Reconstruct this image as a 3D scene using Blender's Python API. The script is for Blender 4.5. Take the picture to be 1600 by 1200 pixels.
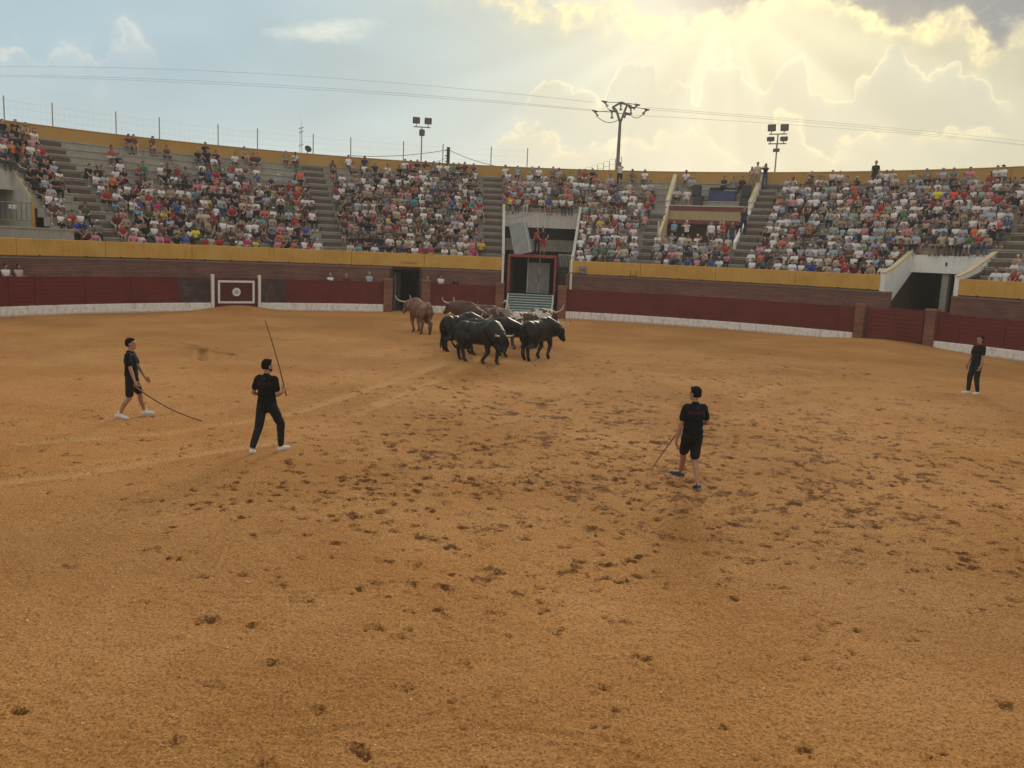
import bpy, bmesh, math, random
import numpy as np
from mathutils import Vector, Matrix, Euler

PI = math.pi
rnd = random.Random(7)
for o in list(bpy.data.objects):
    bpy.data.objects.remove(o)
scene = bpy.context.scene
C = scene.collection

# ------------------------------------------------------------------ camera
FPX, PITCH, ROLL, EYE = 1355.6, .1503, .0437, 3.77
cam_d = bpy.data.cameras.new('camera')
cam = bpy.data.objects.new('camera', cam_d)
C.objects.link(cam)
cp, sp, cr_, sr_ = math.cos(PITCH), math.sin(PITCH), math.cos(ROLL), math.sin(ROLL)
right0, up0, fwd = Vector((1, 0, 0)), Vector((0, sp, cp)), Vector((0, cp, -sp))
right = right0 * cr_ + up0 * sr_
up = -right0 * sr_ + up0 * cr_
cam.matrix_world = Matrix(((right.x, up.x, -fwd.x, 0), (right.y, up.y, -fwd.y, 0), (right.z, up.z, -fwd.z, EYE), (0, 0, 0, 1)))
cam_d.sensor_width = 36
cam_d.lens = 36 * FPX / 1600
cam_d.clip_start = .1
cam_d.clip_end = 6000
scene.camera = cam

# ------------------------------------------------------------------ look
vs = scene.view_settings
vs.view_transform = 'Standard'
vs.look = 'None'
vs.gamma = 1
vs.exposure = EXPOSURE = 0.22
vs.use_curve_mapping = False
scene.cycles.max_bounces = 6
scene.cycles.diffuse_bounces = 3
scene.cycles.volume_bounces = 0
scene.cycles.use_denoising = True

HAZE = .00062
# ------------------------------------------------------------------ sun
SUN_AZ, SUN_EL = .21, .29
S = Vector((math.sin(SUN_AZ) * math.cos(SUN_EL), math.cos(SUN_AZ) * math.cos(SUN_EL), math.sin(SUN_EL)))
sd = bpy.data.lights.new('sun', 'SUN')
sd.energy = 2.0
sd.color = (1, .86, .64)
sd.angle = math.radians(14)
sun = bpy.data.objects.new('sun', sd)
sun.rotation_euler = S.to_track_quat('Z', 'Y').to_euler()
sun.location = (15, 60, 40)
C.objects.link(sun)


# ------------------------------------------------------------------ tiny node language
class X:
    def __init__(s, nt, sock):
        s.nt, s.s = nt, sock

    def _m(s, op, *a, clamp=False):
        n = s.nt.nodes.new('ShaderNodeMath')
        n.operation = op
        n.use_clamp = clamp
        for i, v in enumerate((s,) + a):
            if isinstance(v, X):
                s.nt.links.new(v.s, n.inputs[i])
            else:
                n.inputs[i].default_value = v
        return X(s.nt, n.outputs[0])

    def __add__(s, o): return s._m('ADD', o)
    __radd__ = __add__
    def __sub__(s, o): return s._m('SUBTRACT', o)
    def __rsub__(s, o): return (s * -1) + o
    def __mul__(s, o): return s._m('MULTIPLY', o)
    __rmul__ = __mul__
    def __truediv__(s, o): return s._m('DIVIDE', o)
    def pw(s, o): return s._m('POWER', o)
    def abs(s): return s._m('ABSOLUTE')
    def mn(s, o): return s._m('MINIMUM', o)
    def mx(s, o): return s._m('MAXIMUM', o)
    def exp(s): return s._m('EXPONENT')
    def clamp(s): return s._m('ADD', 0.0, clamp=True)

    def ss(s, a, b):
        n = s.nt.nodes.new('ShaderNodeMapRange')
        n.interpolation_type = 'SMOOTHSTEP'
        s.nt.links.new(s.s, n.inputs[0])
        n.inputs[1].default_value, n.inputs[2].default_value = a, b
        return X(s.nt, n.outputs[0])

    def curve(s, pts, lo, hi):
        """piecewise curve: pts of (x, y) with x in lo..hi; returns y"""
        ys = [p[1] for p in pts]
        y0, y1 = min(ys), max(ys) + 1e-6
        t = (s - lo) / (hi - lo)
        n = s.nt.nodes.new('ShaderNodeFloatCurve')
        s.nt.links.new(t.clamp().s, n.inputs['Value'])
        c = n.mapping.curves[0]
        q = [((x - lo) / (hi - lo), (y - y0) / (y1 - y0)) for x, y in pts]
        c.points[0].location = q[0]
        c.points[1].location = q[-1]
        for a in q[1:-1]:
            c.points.new(*a)
        n.mapping.update()
        return X(s.nt, n.outputs[0]) * (y1 - y0) + y0


def vec(nt, x, y, z=0.0):
    n = nt.nodes.new('ShaderNodeCombineXYZ')
    for i, v in enumerate((x, y, z)):
        if isinstance(v, X):
            nt.links.new(v.s, n.inputs[i])
        else:
            n.inputs[i].default_value = v
    return X(nt, n.outputs[0])


def noise(nt, v, scale, detail=4, rough=.55, out=0, dist=0.0):
    n = nt.nodes.new('ShaderNodeTexNoise')
    n.inputs['Scale'].default_value = scale
    n.inputs['Detail'].default_value = detail
    n.inputs['Roughness'].default_value = rough
    n.inputs['Distortion'].default_value = dist
    if v is not None:
        nt.links.new(v.s, n.inputs['Vector'])
    return X(nt, n.outputs[out])


def voro(nt, v, scale, feature='F1', out='Distance', rand=1.0):
    n = nt.nodes.new('ShaderNodeTexVoronoi')
    n.feature = feature
    n.inputs['Scale'].default_value = scale
    n.inputs['Randomness'].default_value = rand
    if v is not None:
        nt.links.new(v.s, n.inputs['Vector'])
    return X(nt, n.outputs[out])


def mixc(nt, f, a, b, mode='MIX'):
    n = nt.nodes.new('ShaderNodeMix')
    n.data_type = 'RGBA'
    n.blend_type = mode
    for i, v in ((0, f), (6, a), (7, b)):
        if isinstance(v, X):
            nt.links.new(v.s, n.inputs[i])
        elif i == 0:
            n.inputs[0].default_value = v
        else:
            n.inputs[i].default_value = tuple(v[:3]) + (1,)
    return X(nt, n.outputs[2])


def scalec(nt, c, k):
    """colour times scalar socket"""
    n = nt.nodes.new('ShaderNodeVectorMath')
    n.operation = 'SCALE'
    if isinstance(c, X):
        nt.links.new(c.s, n.inputs[0])
    else:
        n.inputs[0].default_value = c[:3]
    if isinstance(k, X):
        nt.links.new(k.s, n.inputs['Scale'])
    else:
        n.inputs['Scale'].default_value = k
    return X(nt, n.outputs[0])


def addc(nt, a, b):
    n = nt.nodes.new('ShaderNodeVectorMath')
    n.operation = 'ADD'
    for i, v in enumerate((a, b)):
        if isinstance(v, X):
            nt.links.new(v.s, n.inputs[i])
        else:
            n.inputs[i].default_value = v[:3]
    return X(nt, n.outputs[0])


# ------------------------------------------------------------------ sky
def build_world():
    w = bpy.data.worlds.new('World')
    scene.world = w
    w.use_nodes = True
    nt = w.node_tree
    nt.nodes.clear()
    out = nt.nodes.new('ShaderNodeOutputWorld')
    bg = nt.nodes.new('ShaderNodeBackground')
    bg.inputs['Strength'].default_value = .1
    nt.links.new(bg.outputs[0], out.inputs[0])
    tc = nt.nodes.new('ShaderNodeTexCoord')
    sep = nt.nodes.new('ShaderNodeSeparateXYZ')
    nt.links.new(tc.outputs['Generated'], sep.inputs[0])
    x, y, z = (X(nt, sep.outputs[i]) for i in range(3))
    az = x._m('ARCTAN2', y)
    el = z._m('ARCSINE')
    sky = nt.nodes.new('ShaderNodeTexSky')
    sky.sky_type = 'NISHITA'
    sky.sun_disc = False
    sky.sun_elevation = SUN_EL
    sky.sun_rotation = SUN_AZ
    sky.dust_density = 2.5
    sky.air_density = 1.2
    # broad veil of thin cloud: cool on one side, warm towards the hidden sun
    p = vec(nt, az, el * 1.6)
    wn = noise(nt, p, 3.2, 3, .5) - .5
    dsx = (az - SUN_AZ)
    dsy = (el - .287)
    dist2 = dsx * dsx * .8 + dsy * dsy * 1.7
    dist = (dist2 + .0001).pw(.5)
    warm = (az + wn * .22 + el * .25).ss(-.30, .46)
    warm = warm * (az.abs()).ss(2.2, .75)
    veil = mixc(nt, warm, (.385, .515, .575), (.50, .50, .375))
    low = el.ss(.17, .02)
    veil = mixc(nt, low * .75 * warm.ss(1.2, .1), veil, (.63, .695, .64))
    veil = mixc(nt, az.abs().ss(.75, 1.7), veil, (.66, .66, .62))
    veil = mixc(nt, (el + wn * .1).ss(.35, 1.0), veil, (.70, .69, .64))
    big = noise(nt, vec(nt, az * 1.0, el * 3.0 + 3.3), 4.0, 5, .55)
    veil = scalec(nt, veil, big.ss(.2, .8) * .16 + .91)
    # glow round the hidden sun
    glow = (dist * -5.2).exp()
    glow2 = (dist * -14.0).exp()
    col = addc(nt, veil, scalec(nt, (.11, .085, .02), glow))
    col = addc(nt, col, scalec(nt, (.25, .22, .11), glow2))
    # crepuscular rays, fanned about the sun
    th = dsx._m('ARCTAN2', dsy * -1.0)
    rn = noise(nt, vec(nt, th * 2.2, 4.7), 1.5, 2, .5)
    rays = (rn.ss(.38, .64) - .5) * (dsy * -1.0).ss(.0, .10) * (dist * -2.6).exp()
    col = scalec(nt, col, rays * .34 * dist.ss(.0, .16) + 1.0)
    # billow warp shared by the cloud layers
    w1 = noise(nt, vec(nt, az, el, 1.7), 22, 5, .62) - .5
    w2 = noise(nt, vec(nt, az, el, 9.1), 60, 4, .6) - .5
    vb = voro(nt, vec(nt, az + w1 * .02, el + w2 * .012, 2.0), 34)
    vb2 = voro(nt, vec(nt, az + w2 * .01, el + w1 * .012, 5.0), 85)
    bil = vb * .030 + vb2 * .012 - .020

    def towers(col, pts, lo, hi, edge, edge_w, body, body_a, fade, base_el, seed):
        """a bank of cumulus: its outline follows pts (azimuth, elevation), with a thin sunlit rim"""
        h = (az + w1 * .030 + w2 * .010).curve(pts, lo, hi)
        d = (h - el) * 1.0 - bil * .8 + w1 * .022 + w2 * .016
        win = az.ss(lo, lo + .03) * az.ss(hi, hi - .03)
        ins = d.ss(.0, .0035) * win
        body_m = ins * (d * (-1.0 / fade)).exp() * el.ss(base_el - .06, base_el)
        patch = noise(nt, vec(nt, az, el, seed), 17, 4, .6).ss(.30, .62)
        col = mixc(nt, body_m * body_a, col, body)
        rim = (d.abs() * (-1.0 / edge_w)).exp() * win * patch * el.ss(base_el - .03, base_el + .01)
        soft = ins * (d * (-1.0 / (edge_w * 5))).exp() * patch
        col = mixc(nt, (rim * .62 + soft * .30).clamp(), col, edge)
        return col

    # right-hand cumulus bank against the light, two depths
    col = towers(col, [(-0.012, 0.136), (0.007, 0.171), (0.028, 0.191), (0.057, 0.179), (0.085, 0.170), (0.098, 0.200), (0.118, 0.213), (0.139, 0.207), (0.158, 0.175), (0.167, 0.194), (0.180, 0.191), (0.191, 0.169), (0.197, 0.204), (0.213, 0.212), (0.230, 0.212), (0.238, 0.188), (0.249, 0.183), (0.268, 0.191), (0.283, 0.208), (0.294, 0.207), (0.308, 0.184), (0.321, 0.178), (0.332, 0.165), (0.344, 0.165), (0.352, 0.187), (0.363, 0.193), (0.371, 0.211), (0.382, 0.218), (0.395, 0.213), (0.402, 0.197), (0.417, 0.198), (0.440, 0.199), (0.453, 0.186), (0.464, 0.189), (0.483, 0.164), (0.506, 0.158)],
                 -.012, .506, (1.0, .90, .58), .0018, (.47, .49, .41), .74, .09, .05, 3.0)
    col = towers(col, [(-0.041, 0.107), (0.001, 0.136), (0.058, 0.118), (0.128, 0.126), (0.169, 0.140), (0.197, 0.137), (0.254, 0.105), (0.282, 0.160), (0.324, 0.121), (0.349, 0.128), (0.402, 0.142), (0.414, 0.139), (0.449, 0.138), (0.504, 0.141)],
                 -.041, .504, (.93, .82, .50), .0024, (.54, .54, .43), .55, .07, .04, 7.0)
    # small cumulus low on the cool side
    col = towers(col, [(-0.559, 0.134), (-0.527, 0.168), (-0.514, 0.169), (-0.500, 0.159), (-0.494, 0.149), (-0.478, 0.168), (-0.461, 0.173), (-0.450, 0.173), (-0.444, 0.161), (-0.432, 0.189), (-0.417, 0.194), (-0.407, 0.204), (-0.393, 0.198), (-0.386, 0.189), (-0.385, 0.177), (-0.379, 0.156)],
                 -.559, -.379, (.80, .77, .66), .0035, (.46, .55, .60), .35, .05, .12, 12.0)
    # one torn wisp high on the cool side
    u = (az + .215) / .065
    v = (el - .224 - (az + .215) * .2) / .015
    wm = ((u * u + v * v) * -1.0).exp() * .9 + (noise(nt, vec(nt, az * .6, el * 1.5, 4.4), 42, 5, .62) - .5) * 1.6
    col = mixc(nt, wm.ss(.30, 1.15) * (u * u + v * v).ss(5.0, 1.0) * .7, col, (.80, .80, .69))
    # dark cloud deck above, its underside edge lit gold
    hb = (az + w1 * .05).curve([(-.2, .30), (-0.089, 0.281), (-0.032, 0.265), (0.003, 0.261), (0.052, 0.256), (0.094, 0.260), (0.122, 0.250), (0.163, 0.248), (0.190, 0.247), (0.230, 0.251), (0.256, 0.262), (0.287, 0.273), (0.319, 0.269), (0.345, 0.253), (0.371, 0.235), (0.389, 0.239), (0.413, 0.233), (0.430, 0.238), (0.454, 0.223), (0.477, 0.214), (0.498, 0.221), (0.548, 0.233), (.9, .26)], -.2, .9)
    d = (el - hb) + bil * .9 + w1 * .045 + w2 * .014
    winb = az.ss(-.22, .05) * (az.ss(1.6, .8))
    inside = d.ss(.0, .008) * winb
    dk = noise(nt, vec(nt, az, el * 1.8, 6.0), 16, 5, .6).ss(.28, .50)
    deck = mixc(nt, dk, (.50, .49, .44), (.155, .185, .225))
    deck = mixc(nt, az.ss(.27, .10), deck, (.62, .63, .56))
    deck = mixc(nt, el.ss(.42, .9), deck, (.62, .61, .57))
    col = mixc(nt, inside * d.ss(.0, .02) * .9 * el.ss(1.3, .5), col, deck)
    gold = (d.abs() * -130.0).exp() * winb * noise(nt, vec(nt, az, el, 8.0), 26, 4, .6).ss(.3, .6)
    goldw = (dist * -2.0).exp() * 1.25
    col = mixc(nt, (gold * goldw * 1.1).clamp(), col, (1.05, .86, .44))
    # below the horizon
    col = mixc(nt, el.ss(-.01, -.08), col, (.22, .17, .11))
    fin = mixc(nt, .05, scalec(nt, col, 9.6), X(nt, sky.outputs[0]))
    nt.links.new(fin.s, bg.inputs['Color'])


build_world()


# ------------------------------------------------------------------ materials
MATS = {}


def mat(name, col, rough=.8, var=.12, vs_=3.0, grain=.06, gs=60.0, bump=.0, bs=40.0, metal=0.0, tint=None, streak=0.0, spec=.3):
    """painted / mineral surface: base colour with broad blotches, fine grain and relief"""
    if name in MATS:
        return MATS[name]
    m = bpy.data.materials.new(name)
    m.use_nodes = True
    nt = m.node_tree
    b = nt.nodes['Principled BSDF']
    b.inputs['Roughness'].default_value = rough
    b.inputs['Metallic'].default_value = metal
    b.inputs['Specular IOR Level'].default_value = spec
    geo = nt.nodes.new('ShaderNodeNewGeometry')
    p = X(nt, geo.outputs['Position'])
    c = None
    if var or grain or streak or tint:
        n1 = noise(nt, p, vs_, 4, .6)
        n2 = noise(nt, p, gs, 2, .5)
        k = n1.ss(.25, .75) * (2 * var) + (1 - var)
        k = k * (n2 * (2 * grain) + (1 - grain))
        base = mixc(nt, n1.ss(.45, .8), col, tint) if tint else col
        if streak:
            sep = nt.nodes.new('ShaderNodeSeparateXYZ')
            nt.links.new(p.s, sep.inputs[0])
            sv = vec(nt, X(nt, sep.outputs[0]) * 5.0, X(nt, sep.outputs[1]) * 5.0, X(nt, sep.outputs[2]) * .5)
            sn = noise(nt, sv, 1.6, 4, .65)
            k = k * (1.0 - sn.ss(.5, .78) * streak)
        c = scalec(nt, base, k)
        nt.links.new(c.s, b.inputs['Base Color'])
    else:
        b.inputs['Base Color'].default_value = tuple(col) + (1,)
    if bump:
        bn = nt.nodes.new('ShaderNodeBump')
        bn.inputs['Strength'].default_value = bump
        bn.inputs['Distance'].default_value = .02
        nt.links.new(noise(nt, p, bs, 4, .6).s, bn.inputs['Height'])
        nt.links.new(bn.outputs[0], b.inputs['Normal'])
    MATS[name] = m
    return m


def wood_mat():
    m = bpy.data.materials.new('oxblood_boards')
    m.use_nodes = True
    nt = m.node_tree
    b = nt.nodes['Principled BSDF']
    b.inputs['Roughness'].default_value = .7
    b.inputs['Specular IOR Level'].default_value = .25
    uv = nt.nodes.new('ShaderNodeUVMap')
    sep = nt.nodes.new('ShaderNodeSeparateXYZ')
    nt.links.new(uv.outputs[0], sep.inputs[0])
    u, v = X(nt, sep.outputs[0]), X(nt, sep.outputs[1])
    g = noise(nt, vec(nt, u * 1.2, v * 30.0), 2.0, 5, .65)
    blot = noise(nt, vec(nt, u, v), .9, 3, .6)
    fade = noise(nt, vec(nt, u * .4, v * 6.0, 3.0), 1.5, 4, .7)
    c = mixc(nt, g, (.115, .016, .012), (.16, .026, .018))
    c = mixc(nt, fade.ss(.55, .8) * .5, c, (.15, .042, .032))
    c = mixc(nt, (v * -1.0).ss(-.62, -.40) * blot.ss(.3, .7) * .45, c, (.10, .048, .028))
    c = scalec(nt, c, blot.ss(.2, .8) * .35 + .82)
    nt.links.new(c.s, b.inputs['Base Color'])
    bn = nt.nodes.new('ShaderNodeBump')
    bn.inputs['Strength'].default_value = .4
    bn.inputs['Distance'].default_value = .01
    nt.links.new(g.s, bn.inputs['Height'])
    nt.links.new(bn.outputs[0], b.inputs['Normal'])
    return m


def brick_mat(name, c1, c2, mort, bw=.25, bh=.075, flat=False):
    m = bpy.data.materials.new(name)
    m.use_nodes = True
    nt = m.node_tree
    b = nt.nodes['Principled BSDF']
    b.inputs['Roughness'].default_value = .85
    uv = nt.nodes.new('ShaderNodeUVMap')
    br = nt.nodes.new('ShaderNodeTexBrick')
    br.inputs['Scale'].default_value = 1.0
    br.inputs['Brick Width'].default_value = bw
    br.inputs['Row Height'].default_value = bh
    br.inputs['Mortar Size'].default_value = .009
    br.inputs['Mortar Smooth'].default_value = .25
    br.inputs['Bias'].default_value = -.1
    br.inputs['Color1'].default_value = tuple(c1) + (1,)
    br.inputs['Color2'].default_value = tuple(c2) + (1,)
    br.inputs['Mortar'].default_value = tuple(mort) + (1,)
    nt.links.new(uv.outputs[0], br.inputs['Vector'])
    sep = nt.nodes.new('ShaderNodeSeparateXYZ')
    nt.links.new(uv.outputs[0], sep.inputs[0])
    u, v = X(nt, sep.outputs[0]), X(nt, sep.outputs[1])
    blot = noise(nt, vec(nt, u, v), .8, 5, .6)
    row = noise(nt, vec(nt, u * .35, v * 9.0, 5.0), 1.3, 3, .7)
    c = scalec(nt, X(nt, br.outputs['Color']), blot.ss(.2, .8) * .5 + .72)
    c = scalec(nt, c, row.ss(.3, .7) * .45 + .78)
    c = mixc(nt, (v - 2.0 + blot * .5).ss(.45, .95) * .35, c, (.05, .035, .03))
    nt.links.new(c.s, b.inputs['Base Color'])
    bn = nt.nodes.new('ShaderNodeBump')
    bn.inputs['Strength'].default_value = .6
    bn.inputs['Distance'].default_value = .012
    bn.invert = True
    nt.links.new(br.outputs['Fac'], bn.inputs['Height'])
    nt.links.new(bn.outputs[0], b.inputs['Normal'])
    return m


def plinth_mat():
    m = bpy.data.materials.new('limewashed_plinth')
    m.use_nodes = True
    nt = m.node_tree
    b = nt.nodes['Principled BSDF']
    b.inputs['Roughness'].default_value = .9
    uv = nt.nodes.new('ShaderNodeUVMap')
    sep = nt.nodes.new('ShaderNodeSeparateXYZ')
    nt.links.new(uv.outputs[0], sep.inputs[0])
    u, v = X(nt, sep.outputs[0]), X(nt, sep.outputs[1])
    st = noise(nt, vec(nt, u * 3.2, v * .7), 2.2, 5, .7)
    big = noise(nt, vec(nt, u * .12, 0.0, 2.0), 1.0, 2, .5)
    spl = noise(nt, vec(nt, u, v), 5.0, 5, .65)
    c = mixc(nt, spl.ss(.4, .7), (.78, .75, .70), (.64, .60, .54))
    c = mixc(nt, (st + big * .35).ss(.66, .82) * .40, c, (.24, .19, .15))
    c = mixc(nt, ((v * -1.0).ss(-.2, .02) * .45 + spl * .3).ss(.25, .65) * .85, c, (.42, .25, .12))
    nt.links.new(c.s, b.inputs['Base Color'])
    return m


WOOD = wood_mat()
BRICK = brick_mat('dark_red_brick', (.19, .062, .042), (.125, .042, .031), (.26, .17, .125))
BRICKP = brick_mat('orange_red_pillar_brick', (.21, .068, .038), (.16, .050, .030), (.26, .15, .10))
PLINTH = plinth_mat()
OCHRE = mat('ochre_painted_parapet', (.56, .31, .060), .75, .12, 1.1, .05, 70, tint=(.50, .31, .085), streak=.22)
OCHRE_D = mat('ochre_painted_rim', (.46, .26, .065), .75, .10, .9, .05, 70, tint=(.41, .235, .075), streak=.12)
CONC = mat('grey_concrete', (.37, .335, .28), .9, .16, 2.2, .10, 45, bump=.3, tint=(.29, .26, .215), streak=.35)
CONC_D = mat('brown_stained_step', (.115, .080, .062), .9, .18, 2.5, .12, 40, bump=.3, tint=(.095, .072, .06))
CONC_L = mat('pale_weathered_concrete', (.52, .49, .43), .9, .12, 1.5, .08, 45, bump=.3, tint=(.44, .41, .35), streak=.45)
WHITEW = mat('white_rendered_wall', (.82, .80, .75), .85, .08, 1.2, .05, 45, tint=(.72, .69, .62), streak=.35)
CREAM = mat('cream_wall_edge', (.58, .46, .27), .8, .10, 1.2, .05, 45, streak=.3)
REDB = mat('maroon_painted_band', (.20, .055, .042), .75, .08, 1.2, .05, 45, streak=.2)
CREAMB = mat('pale_ochre_balcony', (.42, .32, .17), .75, .08, 1.2, .05, 45, streak=.25)
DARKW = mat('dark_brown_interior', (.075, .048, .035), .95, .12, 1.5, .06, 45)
STEEL = mat('galvanised_steel', (.30, .30, .29), .55, .10, 4, .05, 60, metal=.7)
DSTEEL = mat('dark_steel', (.06, .06, .06), .6, .10, 4, .05, 60, metal=.5)
WIREM = mat('wire', (.22, .22, .22), .6, 0, 1, 0, 1, metal=.5)
BLACKP = mat('black_plastic', (.014, .014, .016), .5, .1, 5, .0, 60)
REDM = mat('red_painted_metal', (.27, .050, .042), .6, .2, 3, .08, 60, tint=(.22, .075, .06), streak=.35)
GREYM = mat('grey_sheet_metal', (.25, .255, .25), .5, .12, 2.5, .06, 60, metal=.3, streak=.35)
TEAL = mat('dark_teal_ramp_board', (.045, .095, .092), .75, .18, 5, .08, 60)
PALEM = mat('worn_white_metal', (.50, .50, .47), .6, .15, 6, .06, 60, streak=.3)
WPAINT = mat('white_paint', (.70, .66, .62), .7, .08, 5, .05, 60, streak=.15)
INK = mat('black_ink', (.02, .018, .015), .8, 0, 1, 0, 1)
WOODP = mat('creosoted_pole', (.045, .035, .028), .9, .15, 6, .1, 60)
BLUEC = mat('blue_violet_tablecloth', (.055, .065, .17), .8, .12, 3, .06, 60)
STICKM = mat('chestnut_stick', (.15, .075, .035), .6, .2, 9, .1, 80)
STICKD = mat('dark_stick', (.09, .035, .018), .6, .2, 9, .1, 80)


# ------------------------------------------------------------------ arena coordinates
CX, CY = 0.0, 26.74
RB, RY, RR = 25.08, 26.89, 37.17          # barrier, front wall, rim wall
Z0, RISE, R0, DEP, NT = 2.75, .45, 27.79, .67, 14
YB, YT = 2.64, 3.444                      # parapet bottom / top


def P(a, r, z=0.0):
    """polar point of the bullring: a in degrees, 0 straight ahead, positive to the right"""
    t = math.radians(a)
    return Vector((CX + r * math.sin(t), CY + r * math.cos(t), z))


# ------------------------------------------------------------------ object helpers
def link(name, me, parent=None, m=None):
    o = bpy.data.objects.new(name, me)
    C.objects.link(o)
    if parent:
        o.parent = parent
    if m is not None and me is not None:
        me.materials.append(m)
    return o


def thing(name, label, cat, loc=(0, 0, 0), group=None, rz=0.0):
    o = bpy.data.objects.new(name, None)
    o.empty_display_size = .3
    C.objects.link(o)
    o.location = loc
    o.rotation_euler = (0, 0, rz)
    o['label'] = label
    o['category'] = cat
    if group:
        o['group'] = group
    return o


def tagt(o, label, cat, group=None):
    o['label'] = label
    o['category'] = cat
    if group:
        o['group'] = group
    return o


def stuff(o):
    o['kind'] = 'stuff'
    return o


def struct(o):
    o['kind'] = 'structure'
    return o


class MB:
    """collects faces in world space, then links them as one mesh under a parent"""

    def __init__(s):
        s.v, s.f, s.uv = [], [], []

    def add(s, vs, fs, uvs=None):
        n = len(s.v)
        s.v += [tuple(v) for v in vs]
        for i, f in enumerate(fs):
            s.f.append(tuple(n + j for j in f))
            if uvs:
                s.uv.append([uvs[j] for j in f])
            else:
                s.uv.append([(s.v[n + j][0] + s.v[n + j][1], s.v[n + j][2]) for j in f])
        return s

    def box(s, c, size, rz=0.0, m=None):
        x, y, z = size[0] / 2, size[1] / 2, size[2] / 2
        M = Matrix.Translation(Vector(c)) @ (m if m is not None else Matrix.Rotation(rz, 4, 'Z'))
        vs = [M @ Vector((a * x, b * y, d * z)) for d in (-1, 1) for b in (-1, 1) for a in (-1, 1)]
        fs = [(0, 2, 3, 1), (4, 5, 7, 6), (0, 1, 5, 4), (2, 6, 7, 3), (0, 4, 6, 2), (1, 3, 7, 5)]
        ln = [Vector((a * x, b * y, d * z)) for d in (-1, 1) for b in (-1, 1) for a in (-1, 1)]
        uv = [(q.x + q.y + c[0], q.z + c[2]) for q in ln]
        return s.add(vs, fs, uv)

    def bar(s, p0, p1, w, h=None, n=4, w1=None):
        """prism or tube between two points"""
        p0, p1 = Vector(p0), Vector(p1)
        d = (p1 - p0)
        L = d.length
        if L < 1e-6:
            return s
        q = d.to_track_quat('Z', 'Y').to_matrix()
        h = h or w
        w1 = w1 or w
        vs = []
        for k, (pp, ww) in enumerate(((p0, w), (p1, w1))):
            hh = h * ww / w
            for i in range(n):
                t = 2 * PI * (i + .5) / n
                sc = 1 / math.cos(PI / n) if n == 4 else 1
                vs.append(pp + q @ Vector((math.cos(t) * ww / 2 * sc, math.sin(t) * hh / 2 * sc, 0)))
        fs = [tuple((i, (i + 1) % n, n + (i + 1) % n, n + i)) for i in range(n)]
        fs += [tuple(reversed(range(n))), tuple(range(n, 2 * n))]
        return s.add(vs, fs)

    def tube(s, pts, r, n=6, r1=None):
        pts = [Vector(p) for p in pts]
        r1 = r if r1 is None else r1
        vs, fs = [], []
        ref = Vector((0, 0, 1))
        for i, p in enumerate(pts):
            d = (pts[min(i + 1, len(pts) - 1)] - pts[max(i - 1, 0)]).normalized()
            a = d.cross(ref)
            if a.length < .1:
                a = d.cross(Vector((1, 0, 0)))
            a.normalize()
            b = a.cross(d)
            rr = r + (r1 - r) * i / max(1, len(pts) - 1)
            for k in range(n):
                t = 2 * PI * k / n
                vs.append(p + a * math.cos(t) * rr + b * math.sin(t) * rr)
        for i in range(len(pts) - 1):
            for k in range(n):
                fs.append((i * n + k, i * n + (k + 1) % n, (i + 1) * n + (k + 1) % n, (i + 1) * n + k))
        fs += [tuple(reversed(range(n))), tuple(range((len(pts) - 1) * n, len(pts) * n))]
        return s.add(vs, fs)

    def sweep(s, prof, a0, a1, step=1.5):
        """closed profile of (r, z) swept along an arc of the ring; uv = metres along the arc, height"""
        n = max(1, int(math.ceil(abs(a1 - a0) / step)))
        m = len(prof)
        vs, uv, fs = [], [], []
        rr = prof[0][0]
        for i in range(n + 1):
            a = a0 + (a1 - a0) * i / n
            for (r, z) in prof:
                vs.append(P(a, r, z))
                uv.append((math.radians(a) * rr, z))
        for i in range(n):
            for k in range(m):
                k2 = (k + 1) % m
                fs.append((i * m + k, i * m + k2, (i + 1) * m + k2, (i + 1) * m + k))
        fs.append(tuple(reversed(range(m))))
        fs.append(tuple(range(n * m, n * m + m)))
        s.add(vs, fs, uv)
        return s

    def radial(s, a, th, prof):
        """a wall standing along a radius: polygon of (r, z) at angle a, th metres thick"""
        t = math.radians(a)
        side = Vector((math.cos(t), -math.sin(t), 0)) * th / 2
        m = len(prof)
        vs = [P(a, r, z) - side for r, z in prof] + [P(a, r, z) + side for r, z in prof]
        uv = [(r, z) for r, z in prof] * 2
        fs = [tuple(range(m)), tuple(reversed(range(m, 2 * m)))]
        fs += [(k, m + k, m + (k + 1) % m, (k + 1) % m) for k in range(m)]
        return s.add(vs, fs, uv)

    def lathe(s, c, prof, n=16, m=None):
        vs, fs = [], []
        M = Matrix.Translation(Vector(c)) @ (m if m is not None else Matrix.Identity(4))
        for r, z in prof:
            for k in range(n):
                t = 2 * PI * k / n
                vs.append(M @ Vector((r * math.cos(t), r * math.sin(t), z)))
        for i in range(len(prof) - 1):
            for k in range(n):
                fs.append((i * n + k, i * n + (k + 1) % n, (i + 1) * n + (k + 1) % n, (i + 1) * n + k))
        fs += [tuple(reversed(range(n))), tuple(range((len(prof) - 1) * n, len(prof) * n))]
        return s.add(vs, fs)

    def build(s, name, m, parent=None, smooth=False, bevel=0.0):
        me = bpy.data.meshes.new(name)
        v = s.v
        if parent is not None:
            inv = parent_world(parent).inverted()
            v = [tuple(inv @ Vector(q)) for q in v]
        me.from_pydata(v, [], s.f)
        uvl = me.uv_layers.new(name='UVMap')
        flat = [c for f in s.uv for q in f for c in q]
        uvl.data.foreach_set('uv', flat)
        me.validate()
        bm = bmesh.new()
        bm.from_mesh(me)
        bmesh.ops.recalc_face_normals(bm, faces=bm.faces)
        bm.to_mesh(me)
        bm.free()
        if smooth:
            me.polygons.foreach_set('use_smooth', [True] * len(me.polygons))
        o = link(name, me, parent, m)
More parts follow.
